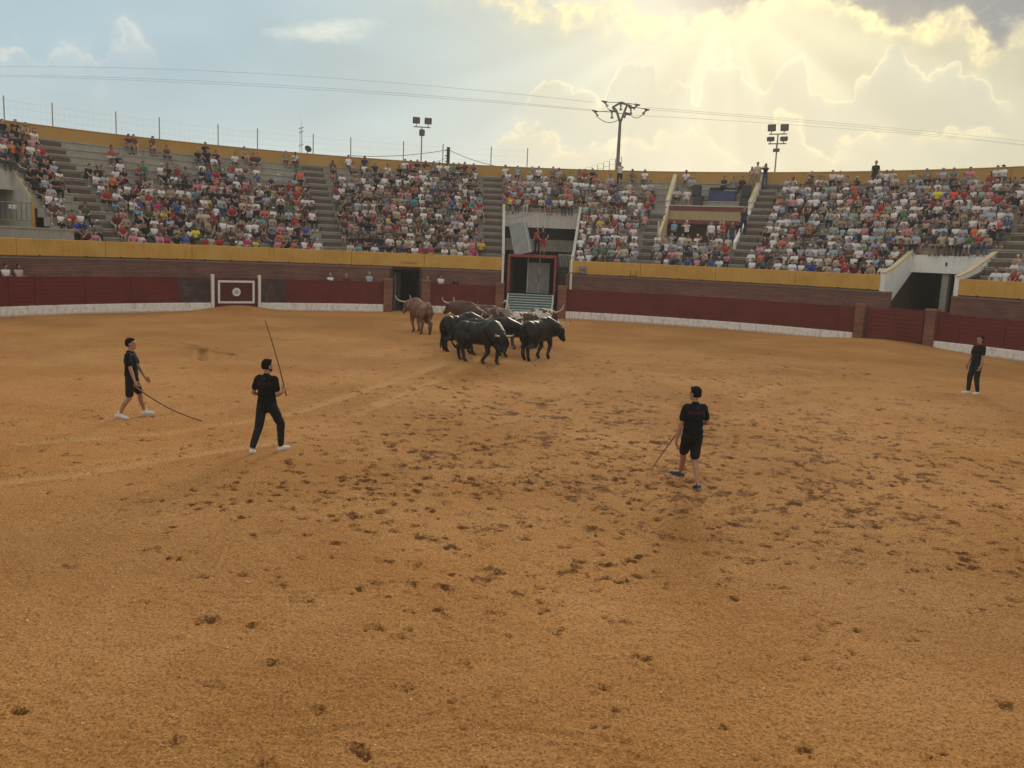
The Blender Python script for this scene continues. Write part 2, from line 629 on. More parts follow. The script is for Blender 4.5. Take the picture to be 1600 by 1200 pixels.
        if bevel:
            md = o.modifiers.new('bevel', 'BEVEL')
            md.width = bevel
            md.segments = 1
        return o


def parent_world(o):
    M = Matrix.LocRotScale(o.location, o.rotation_euler, o.scale)
    return parent_world(o.parent) @ M if o.parent else M


def text_obj(name, s, size, loc, rot, m, parent, ext=.004):
    cu = bpy.data.curves.new(name, 'FONT')
    cu.body = s
    cu.size = size
    cu.extrude = ext
    cu.align_x = 'CENTER'
    cu.align_y = 'CENTER'
    tmp = bpy.data.objects.new(name + '_t', cu)
    C.objects.link(tmp)
    dg = bpy.context.evaluated_depsgraph_get()
    me = bpy.data.meshes.new_from_object(tmp.evaluated_get(dg))
    bpy.data.objects.remove(tmp)
    me.materials.clear()
    me.materials.append(m)
    M = Matrix.LocRotScale(Vector(loc), rot, None)
    me.transform(parent_world(parent).inverted() @ M)
    o = bpy.data.objects.new(name, me)
    C.objects.link(o)
    o.parent = parent
    return o


# ------------------------------------------------------------------ numpy value noise
def _hash(ix, iy, seed):
    n = (ix * 374761393 + iy * 668265263 + seed * 1442695041) & 0xFFFFFFFF
    n = ((n ^ (n >> 13)) * 1274126177) & 0xFFFFFFFF
    return ((n ^ (n >> 16)) & 0xFFFF).astype(np.float32) / 65535.0


def vnoise(x, y, seed=0):
    x0 = np.floor(x)
    y0 = np.floor(y)
    fx, fy = x - x0, y - y0
    ix, iy = x0.astype(np.int64), y0.astype(np.int64)
    fx = fx * fx * (3 - 2 * fx)
    fy = fy * fy * (3 - 2 * fy)
    a, b = _hash(ix, iy, seed), _hash(ix + 1, iy, seed)
    c, d = _hash(ix, iy + 1, seed), _hash(ix + 1, iy + 1, seed)
    return (a + (b - a) * fx) * (1 - fy) + (c + (d - c) * fx) * fy - .5


# ------------------------------------------------------------------ the sand of the ring
def sand_mound(x, y):
    """sand piled against the gates of the barrier"""
    z = 0
    for a, r, h, w in ((-36.9, RB - .1, .34, 1.9), (48.7, RB - .1, .26, 3.2), (-14.8, RB + .2, .06, 2.0)):
        p = P(a, r)
        z = z + h * np.exp(-((x - p.x) ** 2 + (y - p.y) ** 2) / (w * w))
    return z


def build_sand():
    nr, na = 880, 960
    phi = np.linspace(math.atan(EYE / 3.6) ** .6, math.atan(EYE / 56.0) ** .6, nr) ** (1 / .6)      # finer rows where the eye stands nearer
    d = EYE / np.tan(phi)
    az = np.radians(np.linspace(-50, 50, na))
    D, A = np.meshgrid(d, az, indexing='ij')
    x = D * np.sin(A)
    y = D * np.cos(A)
    # keep the sheet within the barrier line
    rx, ry = x - CX, y - CY
    rr = np.hypot(rx, ry)
    lim = RB + .9
    far = (rr > lim) & (y > 5)
    k = np.where(far, lim / np.maximum(rr, 1), 1)
    x = CX + rx * k
    y = CY + ry * k
    z = vnoise(x * .35, y * .35, 1) * .035 + vnoise(x * 1.3, y * 1.3, 2) * .016 + vnoise(x * 4.1, y * 4.1, 3) * .009
    fine = 1.0 / (1 + (D / 14.0) ** 2)
    z += vnoise(x * 12, y * 12, 4) * .013 * (.35 + fine)
    z += vnoise(x * 31, y * 31, 5) * .012 * fine
    z += vnoise(x * 66, y * 66, 6) * .010 * fine
    z += sand_mound(x, y)
    dug_shade = np.zeros_like(z)  # darkness of turned soil plus shade painted into the print pits
    pale = np.zeros_like(z)

    # wheel and drag tracks: pale smoothed bands between low ridges
    def track(pts, w, depth, pa):
        nonlocal z, pale
        best = np.full(z.shape, 1e9, np.float32)
        for (x0, y0), (x1, y1) in zip(pts, pts[1:]):
            vx, vy = x1 - x0, y1 - y0
            t = np.clip(((x - x0) * vx + (y - y0) * vy) / (vx * vx + vy * vy), 0, 1)
            best = np.minimum(best, np.hypot(x - x0 - t * vx, y - y0 - t * vy))
        brk = np.clip(vnoise(x * .7, y * .7, 11) * 2 + .9, 0, 1)
        g = np.exp(-(best / w) ** 2) * brk
        rid = np.exp(-((best - 1.5 * w) / (w * .45)) ** 2) * brk
        z += -depth * g + depth * .9 * rid
        pale += pa * g

    track([(-9.5, 11.5), (-6.9, 13.3), (-4.6, 16.1), (-3.3, 19.5), (-2.4, 24.0), (-1.0, 31.0)], .20, .034, 1.8)
    track([(-8.6, 15.2), (-6.7, 16.6), (-4.9, 19.0), (-3.7, 23.0), (-2.2, 29.0)], .18, .028, 1.6)
    track([(-7.2, 13.8), (-5.8, 15.2), (-4.4, 17.8), (-3.0, 21.5)], .10, .010, .6)
    track([(-14.6, 29.0), (-12.6, 30.6), (-10.8, 29.8), (-9.8, 27.0)], .16, .05, -.7)
    track([(-12.9, 32.0), (-11.6, 30.9), (-10.2, 29.2), (-9.3, 28.6)], .12, .045, -.6)
    track([(6.5, 24.0), (8.4, 27.0), (10.9, 28.0), (14.2, 27.0)], .22, .018, .9)
    track([(5.6, 30.5), (8.2, 33.5), (11.0, 31.0)], .2, .012, .8)
    track([(-3.9, 8.6), (-3.3, 9.6), (-3.5, 10.6)], .03, .010, .4)
    track([(-3.3, 8.9), (-2.2, 9.0), (-.9, 9.6)], .05, .010, -.2)
    track([(1.0, 6.3), (-.4, 6.5), (-1.8, 6.2)], .06, .010, .0)

    # hoof and foot prints
    r = np.random.RandomState(11)
    dens = []

    def clump(n, cx, cy, sx, sy, rot=0.0):
        t = r.randn(n) * sx
        s_ = r.randn(n) * sy
        c_, q_ = math.cos(rot), math.sin(rot)
        dens.append(np.c_[cx + t * c_ - s_ * q_, cy + t * q_ + s_ * c_])

    clump(1500, 2.0, 20.5, 4.6, 3.6, .1)
    clump(900, 2.5, 30.0, 6.0, 4.0, .1)
    clump(900, 9.0, 26.0, 4.8, 4.5, .1)
    clump(1000, 3.5, 14.8, 3.9, 2.2, .05)
    clump(800, 8.8, 18.5, 3.6, 2.6, -.15)
    clump(420, 6.0, 12.2, 2.9, 1.5, .0)
    clump(240, -1.0, 13.8, 2.4, 2.0, .4)
    clump(260, -7.0, 22.0, 4.5, 5.0, 0)
    clump(180, -5.5, 14.0, 2.6, 2.5, 0)
    clump(90, 1.4, 10.6, 3.2, 1.0, .2)
    for _ in range(46):
        x0, y0 = r.uniform(-6, 12), r.uniform(9, 30)
        th0, step_ = r.uniform(-.7, .7) + (0 if r.rand() < .7 else 1.2), r.uniform(.38, .6)
        tr_ = []
        for k_ in range(r.randint(7, 20)):
            x0 += math.cos(th0) * step_
            y0 += math.sin(th0) * step_
            th0 += r.randn() * .12
            tr_.append((x0 + r.randn() * .07, y0 + r.randn() * .10))
        dens.append(np.array(tr_))
    m_ = 260
    dd = EYE / np.tan(r.uniform(math.atan(EYE / 30.0), math.atan(EYE / 5.0), m_))
    aa = np.radians(r.uniform(-38, 38, m_))
    keep = r.rand(m_) < np.where(aa < -.2, .22, .62)
    dens.append(np.c_[dd * np.sin(aa), dd * np.cos(aa)][keep])
    dens.append(np.array([(-.48, 7.35), (-1.95, 7.45), (-2.45, 9.2), (-3.05, 11.0), (1.55, 5.6), (1.75, 5.85), (1.05, 5.75), (-1.45, 6.6), (-.28, 6.4),
                          (-.15, 5.55), (.22, 5.6), (-.62, 5.35), (.7, 5.9), (.9, 5.3), (2.55, 5.35), (2.6, 6.0), (1.9, 5.2), (3.3, 7.6), (2.9, 7.9), (-.05, 9.8), (.35, 9.75)]))
    pr = np.vstack(dens)
    pr = pr[(np.hypot(pr[:, 0], pr[:, 1]) > 4.9)]
    pr = pr[np.hypot(pr[:, 0] - CX, pr[:, 1] - CY) < RB - 1.0]
    azs = az
    for px, py in pr:
        dist = math.hypot(px, py)
        ph = math.atan2(EYE, dist)
        i0 = (phi[0] ** .6 - ph ** .6) / (phi[0] ** .6 - phi[-1] ** .6) * (nr - 1)
        a_ = math.atan2(px, py)
        j0 = (a_ - azs[0]) / (azs[-1] - azs[0]) * (na - 1)
        R_ = .30
        di = int((ph ** .6 - math.atan2(EYE, dist + R_) ** .6) / (phi[0] ** .6 - phi[-1] ** .6) * (nr - 1)) + 3
        dj = int(R_ / dist / (azs[-1] - azs[0]) * (na - 1)) + 3
        i1, i2 = max(0, int(i0) - di), min(nr, int(i0) + di + 1)
        j1, j2 = max(0, int(j0) - dj), min(na, int(j0) + dj + 1)
        if i2 <= i1 or j2 <= j1:
            continue
        sx, sy = x[i1:i2, j1:j2] - px, y[i1:i2, j1:j2] - py
        th = r.uniform(0, PI)
        c_, q_ = math.cos(th), math.sin(th)
        size = (.40 + .54 * r.rand() ** 1.5) * (1 + .024 * max(0, dist - 12)) * (1.05 if dist < 9.5 else 1)
        jit = vnoise(sx * 15 + px * 7, sy * 15 + py * 7, 8) * .085 + vnoise(sx * 36 + px, sy * 36, 9) * .055
        ring = np.zeros(sx.shape)
        amt = .25 + .75 * r.rand() ** 1.2 if dist > 9.5 else r.uniform(.45, .9)
        lobes = [(-.035, 0, .034, .068), (.035, .01, .034, .068)] if r.rand() < .35 else []
        for _ in range(r.randint(1, 4)):
            lobes.append((r.randn() * .055, r.randn() * .06, r.uniform(.02, .06), r.uniform(.025, .07)))
        for lob in lobes:
            lx = sx * c_ + sy * q_ - lob[0] * size
            ly = -sx * q_ + sy * c_ - lob[1] * size
            q = np.sqrt((lx / (lob[2] * size)) ** 2 + (ly / (lob[3] * size)) ** 2) * .05 + jit * .6
            pit = 1 / (1 + np.exp((q - .05) / .011))
            ring = np.maximum(ring, pit * r.uniform(.6, 1))
        q = np.hypot(sx, sy * 1.1) + jit * 1.5
        spill = np.exp(-((q - .11 * size) / .05) ** 2) * r.uniform(.2, 1.0) * np.clip(vnoise(sx * 10 + px, sy * 10, 12) * 4 + .3, 0, 1)
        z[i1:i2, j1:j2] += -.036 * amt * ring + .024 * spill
        dug_shade[i1:i2, j1:j2] = np.maximum(dug_shade[i1:i2, j1:j2], np.clip(ring * (amt * .8 + .2) + spill * (.15 + .45 * amt), 0, 1))
    # brushed, scuffed ground within the trampled middle
    tr = np.exp(-(((x - 3.2) / 6.5) ** 2 + ((y - 17.0) / 7.0) ** 2))
    sc = np.clip((vnoise(x * 2.6, y * 2.6, 21) + vnoise(x * 7.0, y * 7, 22) * .9 + vnoise(x * 17, y * 17, 24) * .6 - .10) * 2.6, 0, 1) * np.clip(tr * 1.3, 0, 1)
    z += (vnoise(x * 6, y * 7, 23) * .03) * tr
    sc2 = np.clip((vnoise(x * .9, y * .9, 31) + vnoise(x * 6, y * 6, 32) * .6 + vnoise(x * 15, y * 15, 33) * .6 - .3) * 2.4, 0, 1)
    dug_shade = np.clip(dug_shade + np.clip(-pale, 0, 1) * .7, 0, 1)
    dug_shade = np.clip(dug_shade * (.78 + .22 * np.clip(vnoise(x * .8, y * .8, 41) * 2 + .6, 0, 1)) + sc * .55 + sc2 * .30, 0, 1)
    verts = np.stack([x, y, z], -1).reshape(-1, 3).astype(np.float32)
    ii = np.arange(nr * na).reshape(nr, na)
    q = np.stack([ii[:-1, :-1], ii[1:, :-1], ii[1:, 1:], ii[:-1, 1:]], -1).reshape(-1, 4)
    rq = np.hypot(rx, ry)[:-1, :-1].reshape(-1)
    q = q[(rq < lim + 1.2)]
    q = q[:, ::-1]
    me = bpy.data.meshes.new('sand')
    me.vertices.add(len(verts))
    me.vertices.foreach_set('co', verts.ravel())
    me.loops.add(q.size)
    me.loops.foreach_set('vertex_index', q.ravel().astype(np.int32))
    me.polygons.add(len(q))
    me.polygons.foreach_set('loop_start', np.arange(0, q.size, 4, dtype=np.int32))
    me.polygons.foreach_set('loop_total', np.full(len(q), 4, np.int32))
    me.update(calc_edges=True)
    me.polygons.foreach_set('use_smooth', np.ones(len(q), bool))
    for nm, arr in (('dug_shade', dug_shade), ('pale', np.clip(pale, -1, 1))):
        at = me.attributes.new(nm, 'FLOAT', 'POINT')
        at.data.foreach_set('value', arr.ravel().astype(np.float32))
    # material
    m = bpy.data.materials.new('ochre_sand')
    m.use_nodes = True
    nt = m.node_tree
    b = nt.nodes['Principled BSDF']
    b.inputs['Roughness'].default_value = .95
    b.inputs['Specular IOR Level'].default_value = .12
    geo = nt.nodes.new('ShaderNodeNewGeometry')
    p = X(nt, geo.outputs['Position'])

    def attr(n):
        a = nt.nodes.new('ShaderNodeAttribute')
        a.attribute_name = n
        return X(nt, a.outputs['Fac'])
    sep = nt.nodes.new('ShaderNodeSeparateXYZ')
    nt.links.new(p.s, sep.inputs[0])
    px, py = X(nt, sep.outputs[0]), X(nt, sep.outputs[1])
    broad = noise(nt, p, .32, 4, .55)
    damp = noise(nt, p, .16, 3, .5)
    mid = noise(nt, p, 2.4, 5, .62)
    gr = noise(nt, p, 34, 4, .75)
    gr2 = noise(nt, p, 120, 2, .6)
    c = mixc(nt, broad.ss(.3, .7), SAND_A, SAND_B)
    c = mixc(nt, mid.ss(.45, .72) * .45, c, SAND_C)
    c = scalec(nt, c, damp.ss(.35, .65) * .22 + .86)
    c = mixc(nt, attr('pale').clamp() * .62, c, SAND_P)
    gr3 = noise(nt, p, 62, 3, .7)
    c = mixc(nt, gr.ss(.50, .60) * .72, c, SAND_D)
    c = mixc(nt, gr3.ss(.53, .64) * .45, c, SAND_D)
    c = mixc(nt, gr.ss(.44, .34) * .66, c, SAND_L)
    c = mixc(nt, gr3.ss(.44, .33) * .5, c, SAND_L)
    c = mixc(nt, (attr('dug_shade') * 1.15 + (gr - .5) * 1.5 + (gr3 - .5) * .8).ss(.20, .74) * .88, c, SAND_DUG_SHADE)  # sand colour darkened for turned soil and for painted pit shade
    c = scalec(nt, c, gr2 * .7 + .65)
    nt.links.new(c.s, b.inputs['Base Color'])
    bn = nt.nodes.new('ShaderNodeBump')
    bn.inputs['Strength'].default_value = 1.0
    bn.inputs['Distance'].default_value = .035
    nt.links.new((gr * .6 + gr2 * .3 + noise(nt, p, 13, 3, .6) * .8).s, bn.inputs['Height'])
    nt.links.new(bn.outputs[0], b.inputs['Normal'])
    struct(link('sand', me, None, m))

    # grit: small real stones lying on the sand
    n = 9000
    dd = EYE / np.tan(r.uniform(math.atan(EYE / 26.0), math.atan(EYE / 4.3), n))
    aa = np.radians(r.uniform(-40, 40, n))
    gx, gy = dd * np.sin(aa), dd * np.cos(aa)
    base = np.array([(1, 0, 0), (-1, 0, 0), (0, 1, 0), (0, -1, 0), (0, 0, .8), (0, 0, -.8), ], np.float32)
    tri = np.array([(0, 2, 4), (2, 1, 4), (1, 3, 4), (3, 0, 4), (2, 0, 5), (1, 2, 5), (3, 1, 5), (0, 3, 5)])
    sz = r.uniform(.003, .0075, n) * (1 + (dd / 14.0)) * .8
    sz[:260] *= 1.9
    rot = r.uniform(0, 2 * PI, n)
    V = base[None] * sz[:, None, None] * r.uniform(.6, 1.3, (n, 6, 1))
    vx = V[..., 0] * np.cos(rot)[:, None] - V[..., 1] * np.sin(rot)[:, None] + gx[:, None]
    vy = V[..., 0] * np.sin(rot)[:, None] + V[..., 1] * np.cos(rot)[:, None] + gy[:, None]
    gi = np.clip(((phi[0] ** .6 - np.arctan2(EYE, dd) ** .6) / (phi[0] ** .6 - phi[-1] ** .6) * (nr - 1)).astype(int), 0, nr - 1)
    gj = np.clip(((aa - azs[0]) / (azs[-1] - azs[0]) * (na - 1)).astype(int), 0, na - 1)
    vz = V[..., 2] + (z[gi, gj] + sz * .3)[:, None]
    me = bpy.data.meshes.new('gravel')
    fv = np.stack([vx, vy, vz], -1).reshape(-1, 3)
    ff = (tri[None] + (np.arange(n) * 6)[:, None, None]).reshape(-1, 3)
    me.from_pydata(fv.tolist(), [], ff.tolist())
    me.materials.append(mat('pale_grit', (.62, .42, .22), .85, .3, 9, .2, 30))
    me.materials.append(mat('white_grit', (.75, .66, .54), .8, .2, 9, .1, 30))
    mi = (r.rand(n) < .07).astype(np.int32)
    me.polygons.foreach_set('material_index', np.repeat(mi, 8))
    stuff(tagt(link('gravel', me), 'small pale stones strewn over the ochre sand', 'gravel'))
    return z, phi, azs, nr, na


SAND_A, SAND_B = (.48, .212, .055), (.54, .270, .095)
SAND_C, SAND_P = (.39, .165, .037), (.66, .37, .15)
SAND_D, SAND_L, SAND_DUG_SHADE = (.17, .066, .018), (.68, .38, .145), (.125, .046, .014)
_sand = build_sand()


def ground_z(x, y):
    z, phi, azs, nr, na = _sand
    d = math.hypot(x, y)
    i = int(round((phi[0] ** .6 - math.atan2(EYE, d) ** .6) / (phi[0] ** .6 - phi[-1] ** .6) * (nr - 1)))
    j = int(round((math.atan2(x, y) - azs[0]) / (azs[-1] - azs[0]) * (na - 1)))
    return float(z[min(max(i, 0), nr - 1), min(max(j, 0), na - 1)])


# wide ground under and round the bullring, out to the horizon
g = MB()
g.lathe((0, 0, 0), [(0.01, -.12), (60, -.12), (300, -.2), (1150, -.5)], 64)
gm = mat('dry_earth', (.30, .19, .09), .95, .15, .4, .08, 20)
go = g.build('ground', gm)
go.data.flip_normals() if go.data.polygons[0].normal.z < 0 else None
struct(go)


# ------------------------------------------------------------------ red board barrier of the ring
BH = 1.76
PROF_PANEL = []


def panel_profile():
    """seven horizontal boards with open joints, as one section"""
    r_in, r_out = RB, RB + .05
    z0, z1, n = .46, BH - .05, 7
    h = (z1 - z0) / n
    pr = []
    for i in range(n):
        a, b = z0 + i * h, z0 + (i + 1) * h
        pr += [(r_in + .016, a), (r_in, a + .012), (r_in, b - .012), (r_in + .016, b)]
    pr += [(r_in - .012, z1), (r_in - .012, BH), (r_out + .03, BH), (r_out + .03, z1), (r_out, z1), (r_out, z0)]
    return pr


def barrier_run(label, angs, plinth=True, faded=(), gname=None):
    t = thing('wooden_barrier', label, 'barrier', P((angs[0] + angs[-1]) / 2, RB + .05))
    pr = panel_profile()
    for i, (a, b) in enumerate(zip(angs, angs[1:])):
        pw = math.degrees(.05 / RB)
        lo, hi = a + pw, b - pw
        mb = MB()
        mb.sweep([(r + rnd.uniform(-.004, .004) * 0, z) for r, z in pr], lo, hi, 99)
        o = mb.build('panel', FADED if i in faded else WOOD, t)
        if i in faded:
            o['label'] = 'faded grey-brown board panel'
    for a in angs:
        pw = math.degrees(.052 / RB)
        mb = MB()
        mb.sweep([(RB - .035, .44), (RB - .035, BH + .03), (RB + .11, BH + .03), (RB + .11, .44)], a - pw, a + pw, 99)
        mb.build('post', WOOD, t)
    # stirrup rail along the foot
    if plinth:
        mb = MB()
        mb.sweep([(RB - .10, -.3), (RB - .09, .435), (RB - .07, .46), (RB + .16, .46), (RB + .16, -.3)], angs[0] - .2, angs[-1] + .2, 1.2)
        mb.build('plinth', PLINTH, t)
    return t


FADED = mat('faded_grey_brown_boards', (.075, .045, .040), .85, .3, 2.0, .1, 40, tint=(.10, .075, .065), streak=.3)
L_ = [-100, -94.5, -89, -83.5, -78, -72.8, -67.7, -62.6, -57.2, -51.9, -46.7, -44.0, -39.9]
L_ = [-96, -90, -84, -78.4, -73, -67.8, -62.7, -59.5 - .4, -54.5, -49.3, -44.0, -39.9]
barrier_run('long red board barrier beside the white framed target gate, ending at the dark faded panel', L_, faded=(10,))
barrier_run('red board barrier between the white framed target gate and the dark doorway', [-34.1, -30.6, -25.1, -20.6, -18.0], faded=(0,))
barrier_run('short red board barrier between the dark doorway and the truck ramp', [-11.4, -7.4, -2.9])
barrier_run('long red board barrier between the truck ramp and the wide red gate', [7.0, 11.7, 16.8, 22.0, 27.4, 32.5, 37.5, 42.0, 43.9])
barrier_run('red board barrier past the wide red gate, behind the man in long trousers', [53.7, 56.0, 60.9, 66.0, 71.0, 76.0, 81.5, 87.0, 93.0])
t = thing('wide_gate', 'wide red board gate between two brick pillars below the white-walled entrance', 'gate', P(48.7, RB))
for a, b in ((45.6, 48.85), (48.9, 52.1)):
    mb = MB()
    n = 8
    h = (1.72 - .12) / n
    pr = []
    for i in range(n):
        z = .12 + i * h
        pr += [(RB + .016, z), (RB, z + .012), (RB, z + h - .012), (RB + .016, z + h)]
    pr += [(RB + .05, 1.72), (RB + .05, .12)]
    mb.sweep(pr, a, b, 99)
    mb.build('gate_leaf', WOOD, t)
mb = MB()
mb.sweep([(RB + .06, -.1), (RB + .06, 1.76), (RB + .14, 1.76), (RB + .14, -.1)], 45.5, 52.2, 99)
mb.build('gate_frame', mat('dark_red_frame', (.10, .02, .015), .8), t)

# pillars
PL = [(-17.3, 'just past the end of the barrier, by the dark doorway'), (-12.2, 'between the dark doorway and the short barrier'),
      (-2.2, 'beside the ramp, where the short barrier ends'), (6.3, 'beside the ramp, where the long barrier begins'),
      (44.8, 'at the near end of the long barrier, before the wide gate'), (53.0, 'past the wide gate, near the man in long trousers')]
MORT = mat('pillar_cap_stone', (.25, .13, .09), .9, .15, 4, .1, 40)
for a, w in PL:
    p = P(a, RB + .03)
    t = thing('brick_pillar', 'square red brick pillar ' + w, 'pillar', p, 'brick pillars of the barrier', -math.radians(a))
    R3 = Matrix.Rotation(-math.radians(a), 4, 'Z')
    MB().box((p.x, p.y, .85), (.50, .42, 2.1), m=R3).build('brick_shaft', BRICKP, t)
    MB().box((p.x, p.y, 1.925), (.56, .48, .07), m=R3).build('cap', MORT, t)
    for z in (.48, 1.52):
        MB().box((p.x, p.y, z), (.512, .432, .15), m=R3).build('soldier_course', BRICK, t)

# white framed target gate
ta = -37.0
t = thing('target_gate', 'maroon gate painted with a white rectangle and disc between white posts', 'gate', P(ta, RB - .05), None, -math.radians(ta))
R3 = Matrix.Rotation(-math.radians(ta), 4, 'Z')


def tg(dx, dr, z):
    q = P(ta, RB - .22 + dr)
    s_ = Vector((math.cos(math.radians(ta)), -math.sin(math.radians(ta)), 0))
    q = q + s_ * dx
    return (q.x, q.y, z)


GM = mat('maroon_gate_paint', (.095, .018, .014), .75, .15, 4, .06, 60, streak=.15)
n = 9
for i in range(n):
    h = 1.78 / n
    MB().box(tg(0, .03, .02 + (i + .5) * h), (2.36, .05, h - .012), m=R3).build('board', GM, t)
MB().box(tg(0, .075, .9), (2.34, .03, 1.74), m=R3).build('backing', GM, t)
for sx in (-1.26, 1.26):
    MB().box(tg(sx, .03, .97), (.15, .16, 1.98), m=R3).build('white_post', WPAINT, t, bevel=.01)
for (dx, z, w, h) in ((0, 1.60, 1.98, .11), (0, .49, 1.98, .11), (-.935, 1.045, .11, 1.0), (.935, 1.045, .11, 1.0)):
    MB().box(tg(dx, -.002, z), (w, .012, h), m=R3).build('white_stripe', WPAINT, t)
mb = MB()
mb.lathe(tg(0, .0, 1.04), [(.01, 0), (.225, 0), (.225, .012), (.01, .012)], 28, m=R3 @ Matrix.Rotation(PI / 2, 4, 'X'))
mb.build('white_disc', WPAINT, t)
mb = MB()
for rr_ in (.12, .075):
    mb.lathe(tg(0, -.014, 1.04), [(rr_ - .012, 0), (rr_, 0), (rr_, .004), (rr_ - .012, .004)], 20, m=R3 @ Matrix.Rotation(PI / 2, 4, 'X'))
mb.build('emblem', mat('grey_emblem', (.52, .50, .47), .8), t)

# ------------------------------------------------------------------ brick wall, parapet and stand
runs = [('dark red brick wall behind the barrier, from the far side of the stand to the doorway', -100, -16.25, 2.62),
        ('short dark brick wall between the doorway and the cattle truck', -12.55, -1.9, 2.62),
        ('dark brick wall from the cattle truck to the white-walled entrance', 6.4, 46.2, 2.62),
        ('dark brick wall past the white-walled entrance, under the last parapet', 52.8, 100, 2.62)]
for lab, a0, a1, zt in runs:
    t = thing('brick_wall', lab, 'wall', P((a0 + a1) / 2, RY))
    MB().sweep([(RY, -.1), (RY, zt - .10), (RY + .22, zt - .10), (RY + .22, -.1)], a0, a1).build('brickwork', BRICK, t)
    MB().sweep([(RY - .025, zt - .10), (RY - .025, zt - .02), (RY + .24, zt - .02), (RY + .24, zt - .10)], a0, a1).build(
        'coping', mat('pinkish_coping', (.27, .165, .12), .9, .15, 3, .1, 50, streak=.3), t)
    MB().sweep([(RY - .42, -.1), (RY - .42, .62), (RY - .003, .62), (RY - .003, -.1)], a0, a1).build('footing_ledge', CONC, t)

pruns = [('ochre painted parapet from the concrete stair entrance to the cattle truck', -97, -1.95,
          [-97, -90, -83, -76, -70.5, -65, -59.5, -50.3, -40.7, -31, -21.4, -12.1, -1.95]),
         ('ochre painted parapet from the cattle truck to the white-walled entrance', 6.75, 45.1, [6.75, 16, 25.5, 35.2, 45.1]),
         ('last ochre painted parapet past the white-walled entrance', 53.2, 97, [53.2, 62, 71, 80, 89, 97])]
for lab, a0, a1, js in pruns:
    t = thing('painted_parapet', lab, 'parapet', P((a0 + a1) / 2, RY))
    for a, b in zip(js, js[1:]):
        e = .022
        MB().sweep([(RY - .05, YB + .01), (RY - .065, YB + .03), (RY - .05, YT - .02), (RY - .03, YT), (RY + .15, YT), (RY + .15, YB + .01)],
                   a + e, b - e).build('parapet_panel', OCHRE, t)
        # rain spouts along the foot
        k = max(1, int((b - a) / 3.1))
        for i in range(k):
            aa = a + (i + .5) * (b - a) / k + rnd.uniform(-.3, .3)
            q0, q1 = P(aa, RY - .04, YB + .04), P(aa, RY - .13, YB + .02)
            MB().bar(q0, q1, .07, n=8).build('rain_spout', DSTEEL, t)
# faded stencil lettering above the doorway
par = bpy.data.objects['painted_parapet']
text_obj('stencil_lettering', 'CORRALES', .20, P(-14.1, RY - .066, 2.88), Euler((PI / 2, 0, math.radians(14.1))), mat('faded_brown_stencil', (.14, .07, .02), .9, .3, 20, .2, 60), par, .002)

# tunnel doorway in the brick wall
t = thing('dark_doorway', 'dark open doorway in the brick wall under the ochre parapet', 'doorway', P(-14.4, RY))
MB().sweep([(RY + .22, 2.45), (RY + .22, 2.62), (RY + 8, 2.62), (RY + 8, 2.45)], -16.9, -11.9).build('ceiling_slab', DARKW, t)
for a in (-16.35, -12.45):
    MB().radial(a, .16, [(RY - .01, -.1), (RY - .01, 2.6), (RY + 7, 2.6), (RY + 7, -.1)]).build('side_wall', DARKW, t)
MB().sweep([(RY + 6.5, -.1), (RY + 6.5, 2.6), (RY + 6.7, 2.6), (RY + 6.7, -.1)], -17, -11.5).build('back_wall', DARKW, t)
DOORM = mat('rusty_dark_door', (.055, .045, .04), .7, .2, 3, .1, 40, streak=.4)
q = P(-15.55, RY + .9)
MB().box((q.x, q.y, 1.15), (.72, .05, 2.3), rz=math.radians(15 + 12)).build('door_leaf', DOORM, t)
MB().box((q.x + .02, q.y - .04, 1.15), (.06, .03, 2.3), rz=math.radians(27)).build('door_stile', GREYM, t)

# openings cut through the tiers: (a0, a1, first tier, last tier)
CUTS = [(-2.0, 7.25, 0, 7), (45.2, 53.3, 0, 3), (-90, -53.0, 0, 8), (16.9, 26.05, 4, 9)]


def spans(k, a0=-90.0, a1=92.0):
    s_ = [(a0, a1)]
    for c0, c1, k0, k1 in CUTS:
        if k0 <= k <= k1:
            ns = []
            for u, v in s_:
                if c1 <= u or c0 >= v:
                    ns.append((u, v))
                else:
                    if c0 > u:
                        ns.append((u, c0))
                    if c1 < v:
                        ns.append((c1, v))
            s_ = ns
    return s_


def tier_r(k): return R0 + k * DEP
def tier_z(k): return Z0 + (k + 1) * RISE


stand = thing('grandstand', 'curved concrete grandstand of stepped seating behind the ochre parapet', 'grandstand', P(0, R0))
for u, v in spans(0):
    MB().sweep([(RY + .15, Z0 - .15), (RY + .15, Z0), (R0 + .05, Z0), (R0 + .05, Z0 - .15)], u, v).build('front_walkway', CONC, stand)
for k in range(NT):
    r, z = tier_r(k), tier_z(k)
    for u, v in spans(k):
        MB().sweep([(r, z - RISE - .04), (r, z - .085), (r - .055, z - .075), (r - .055, z), (r + DEP + .03, z), (r + DEP + .03, z - RISE - .04)],
                   u, v).build('seating_tier', CONC, stand)
# stair flights: a half-height block on each tier
AISLES = [(-48.2, .95, 0, 13), (-22.9, 1.05, 0, 13), (-3.15, 1.05, 0, 13), (15.9, .75, 0, 8), (27.35, 1.0, 0, 13), (54.6, 1.0, 0, 13), (-70, 1.0, 9, 13), (72, 1, 0, 13)]
for a, hw, k0, k1 in AISLES:
    for k in range(k0, k1 + 1):
        r, z = tier_r(k), tier_z(k)
        mb = MB()
        hh = z - RISE + .27 + rnd.uniform(-.02, .01)
        mb.sweep([(r - .058 - .31, z - RISE - .03), (r - .058 - .31, hh), (r + .02, hh), (r + .02, z - RISE - .03)], a - hw * rnd.uniform(.92, 1.05), a + hw * rnd.uniform(.92, 1.05), 3)
        mb.build('stair_step', CONC_D, stand)
    for k in range(k0, k1 + 1):   # worn brown tread between steps
        pass
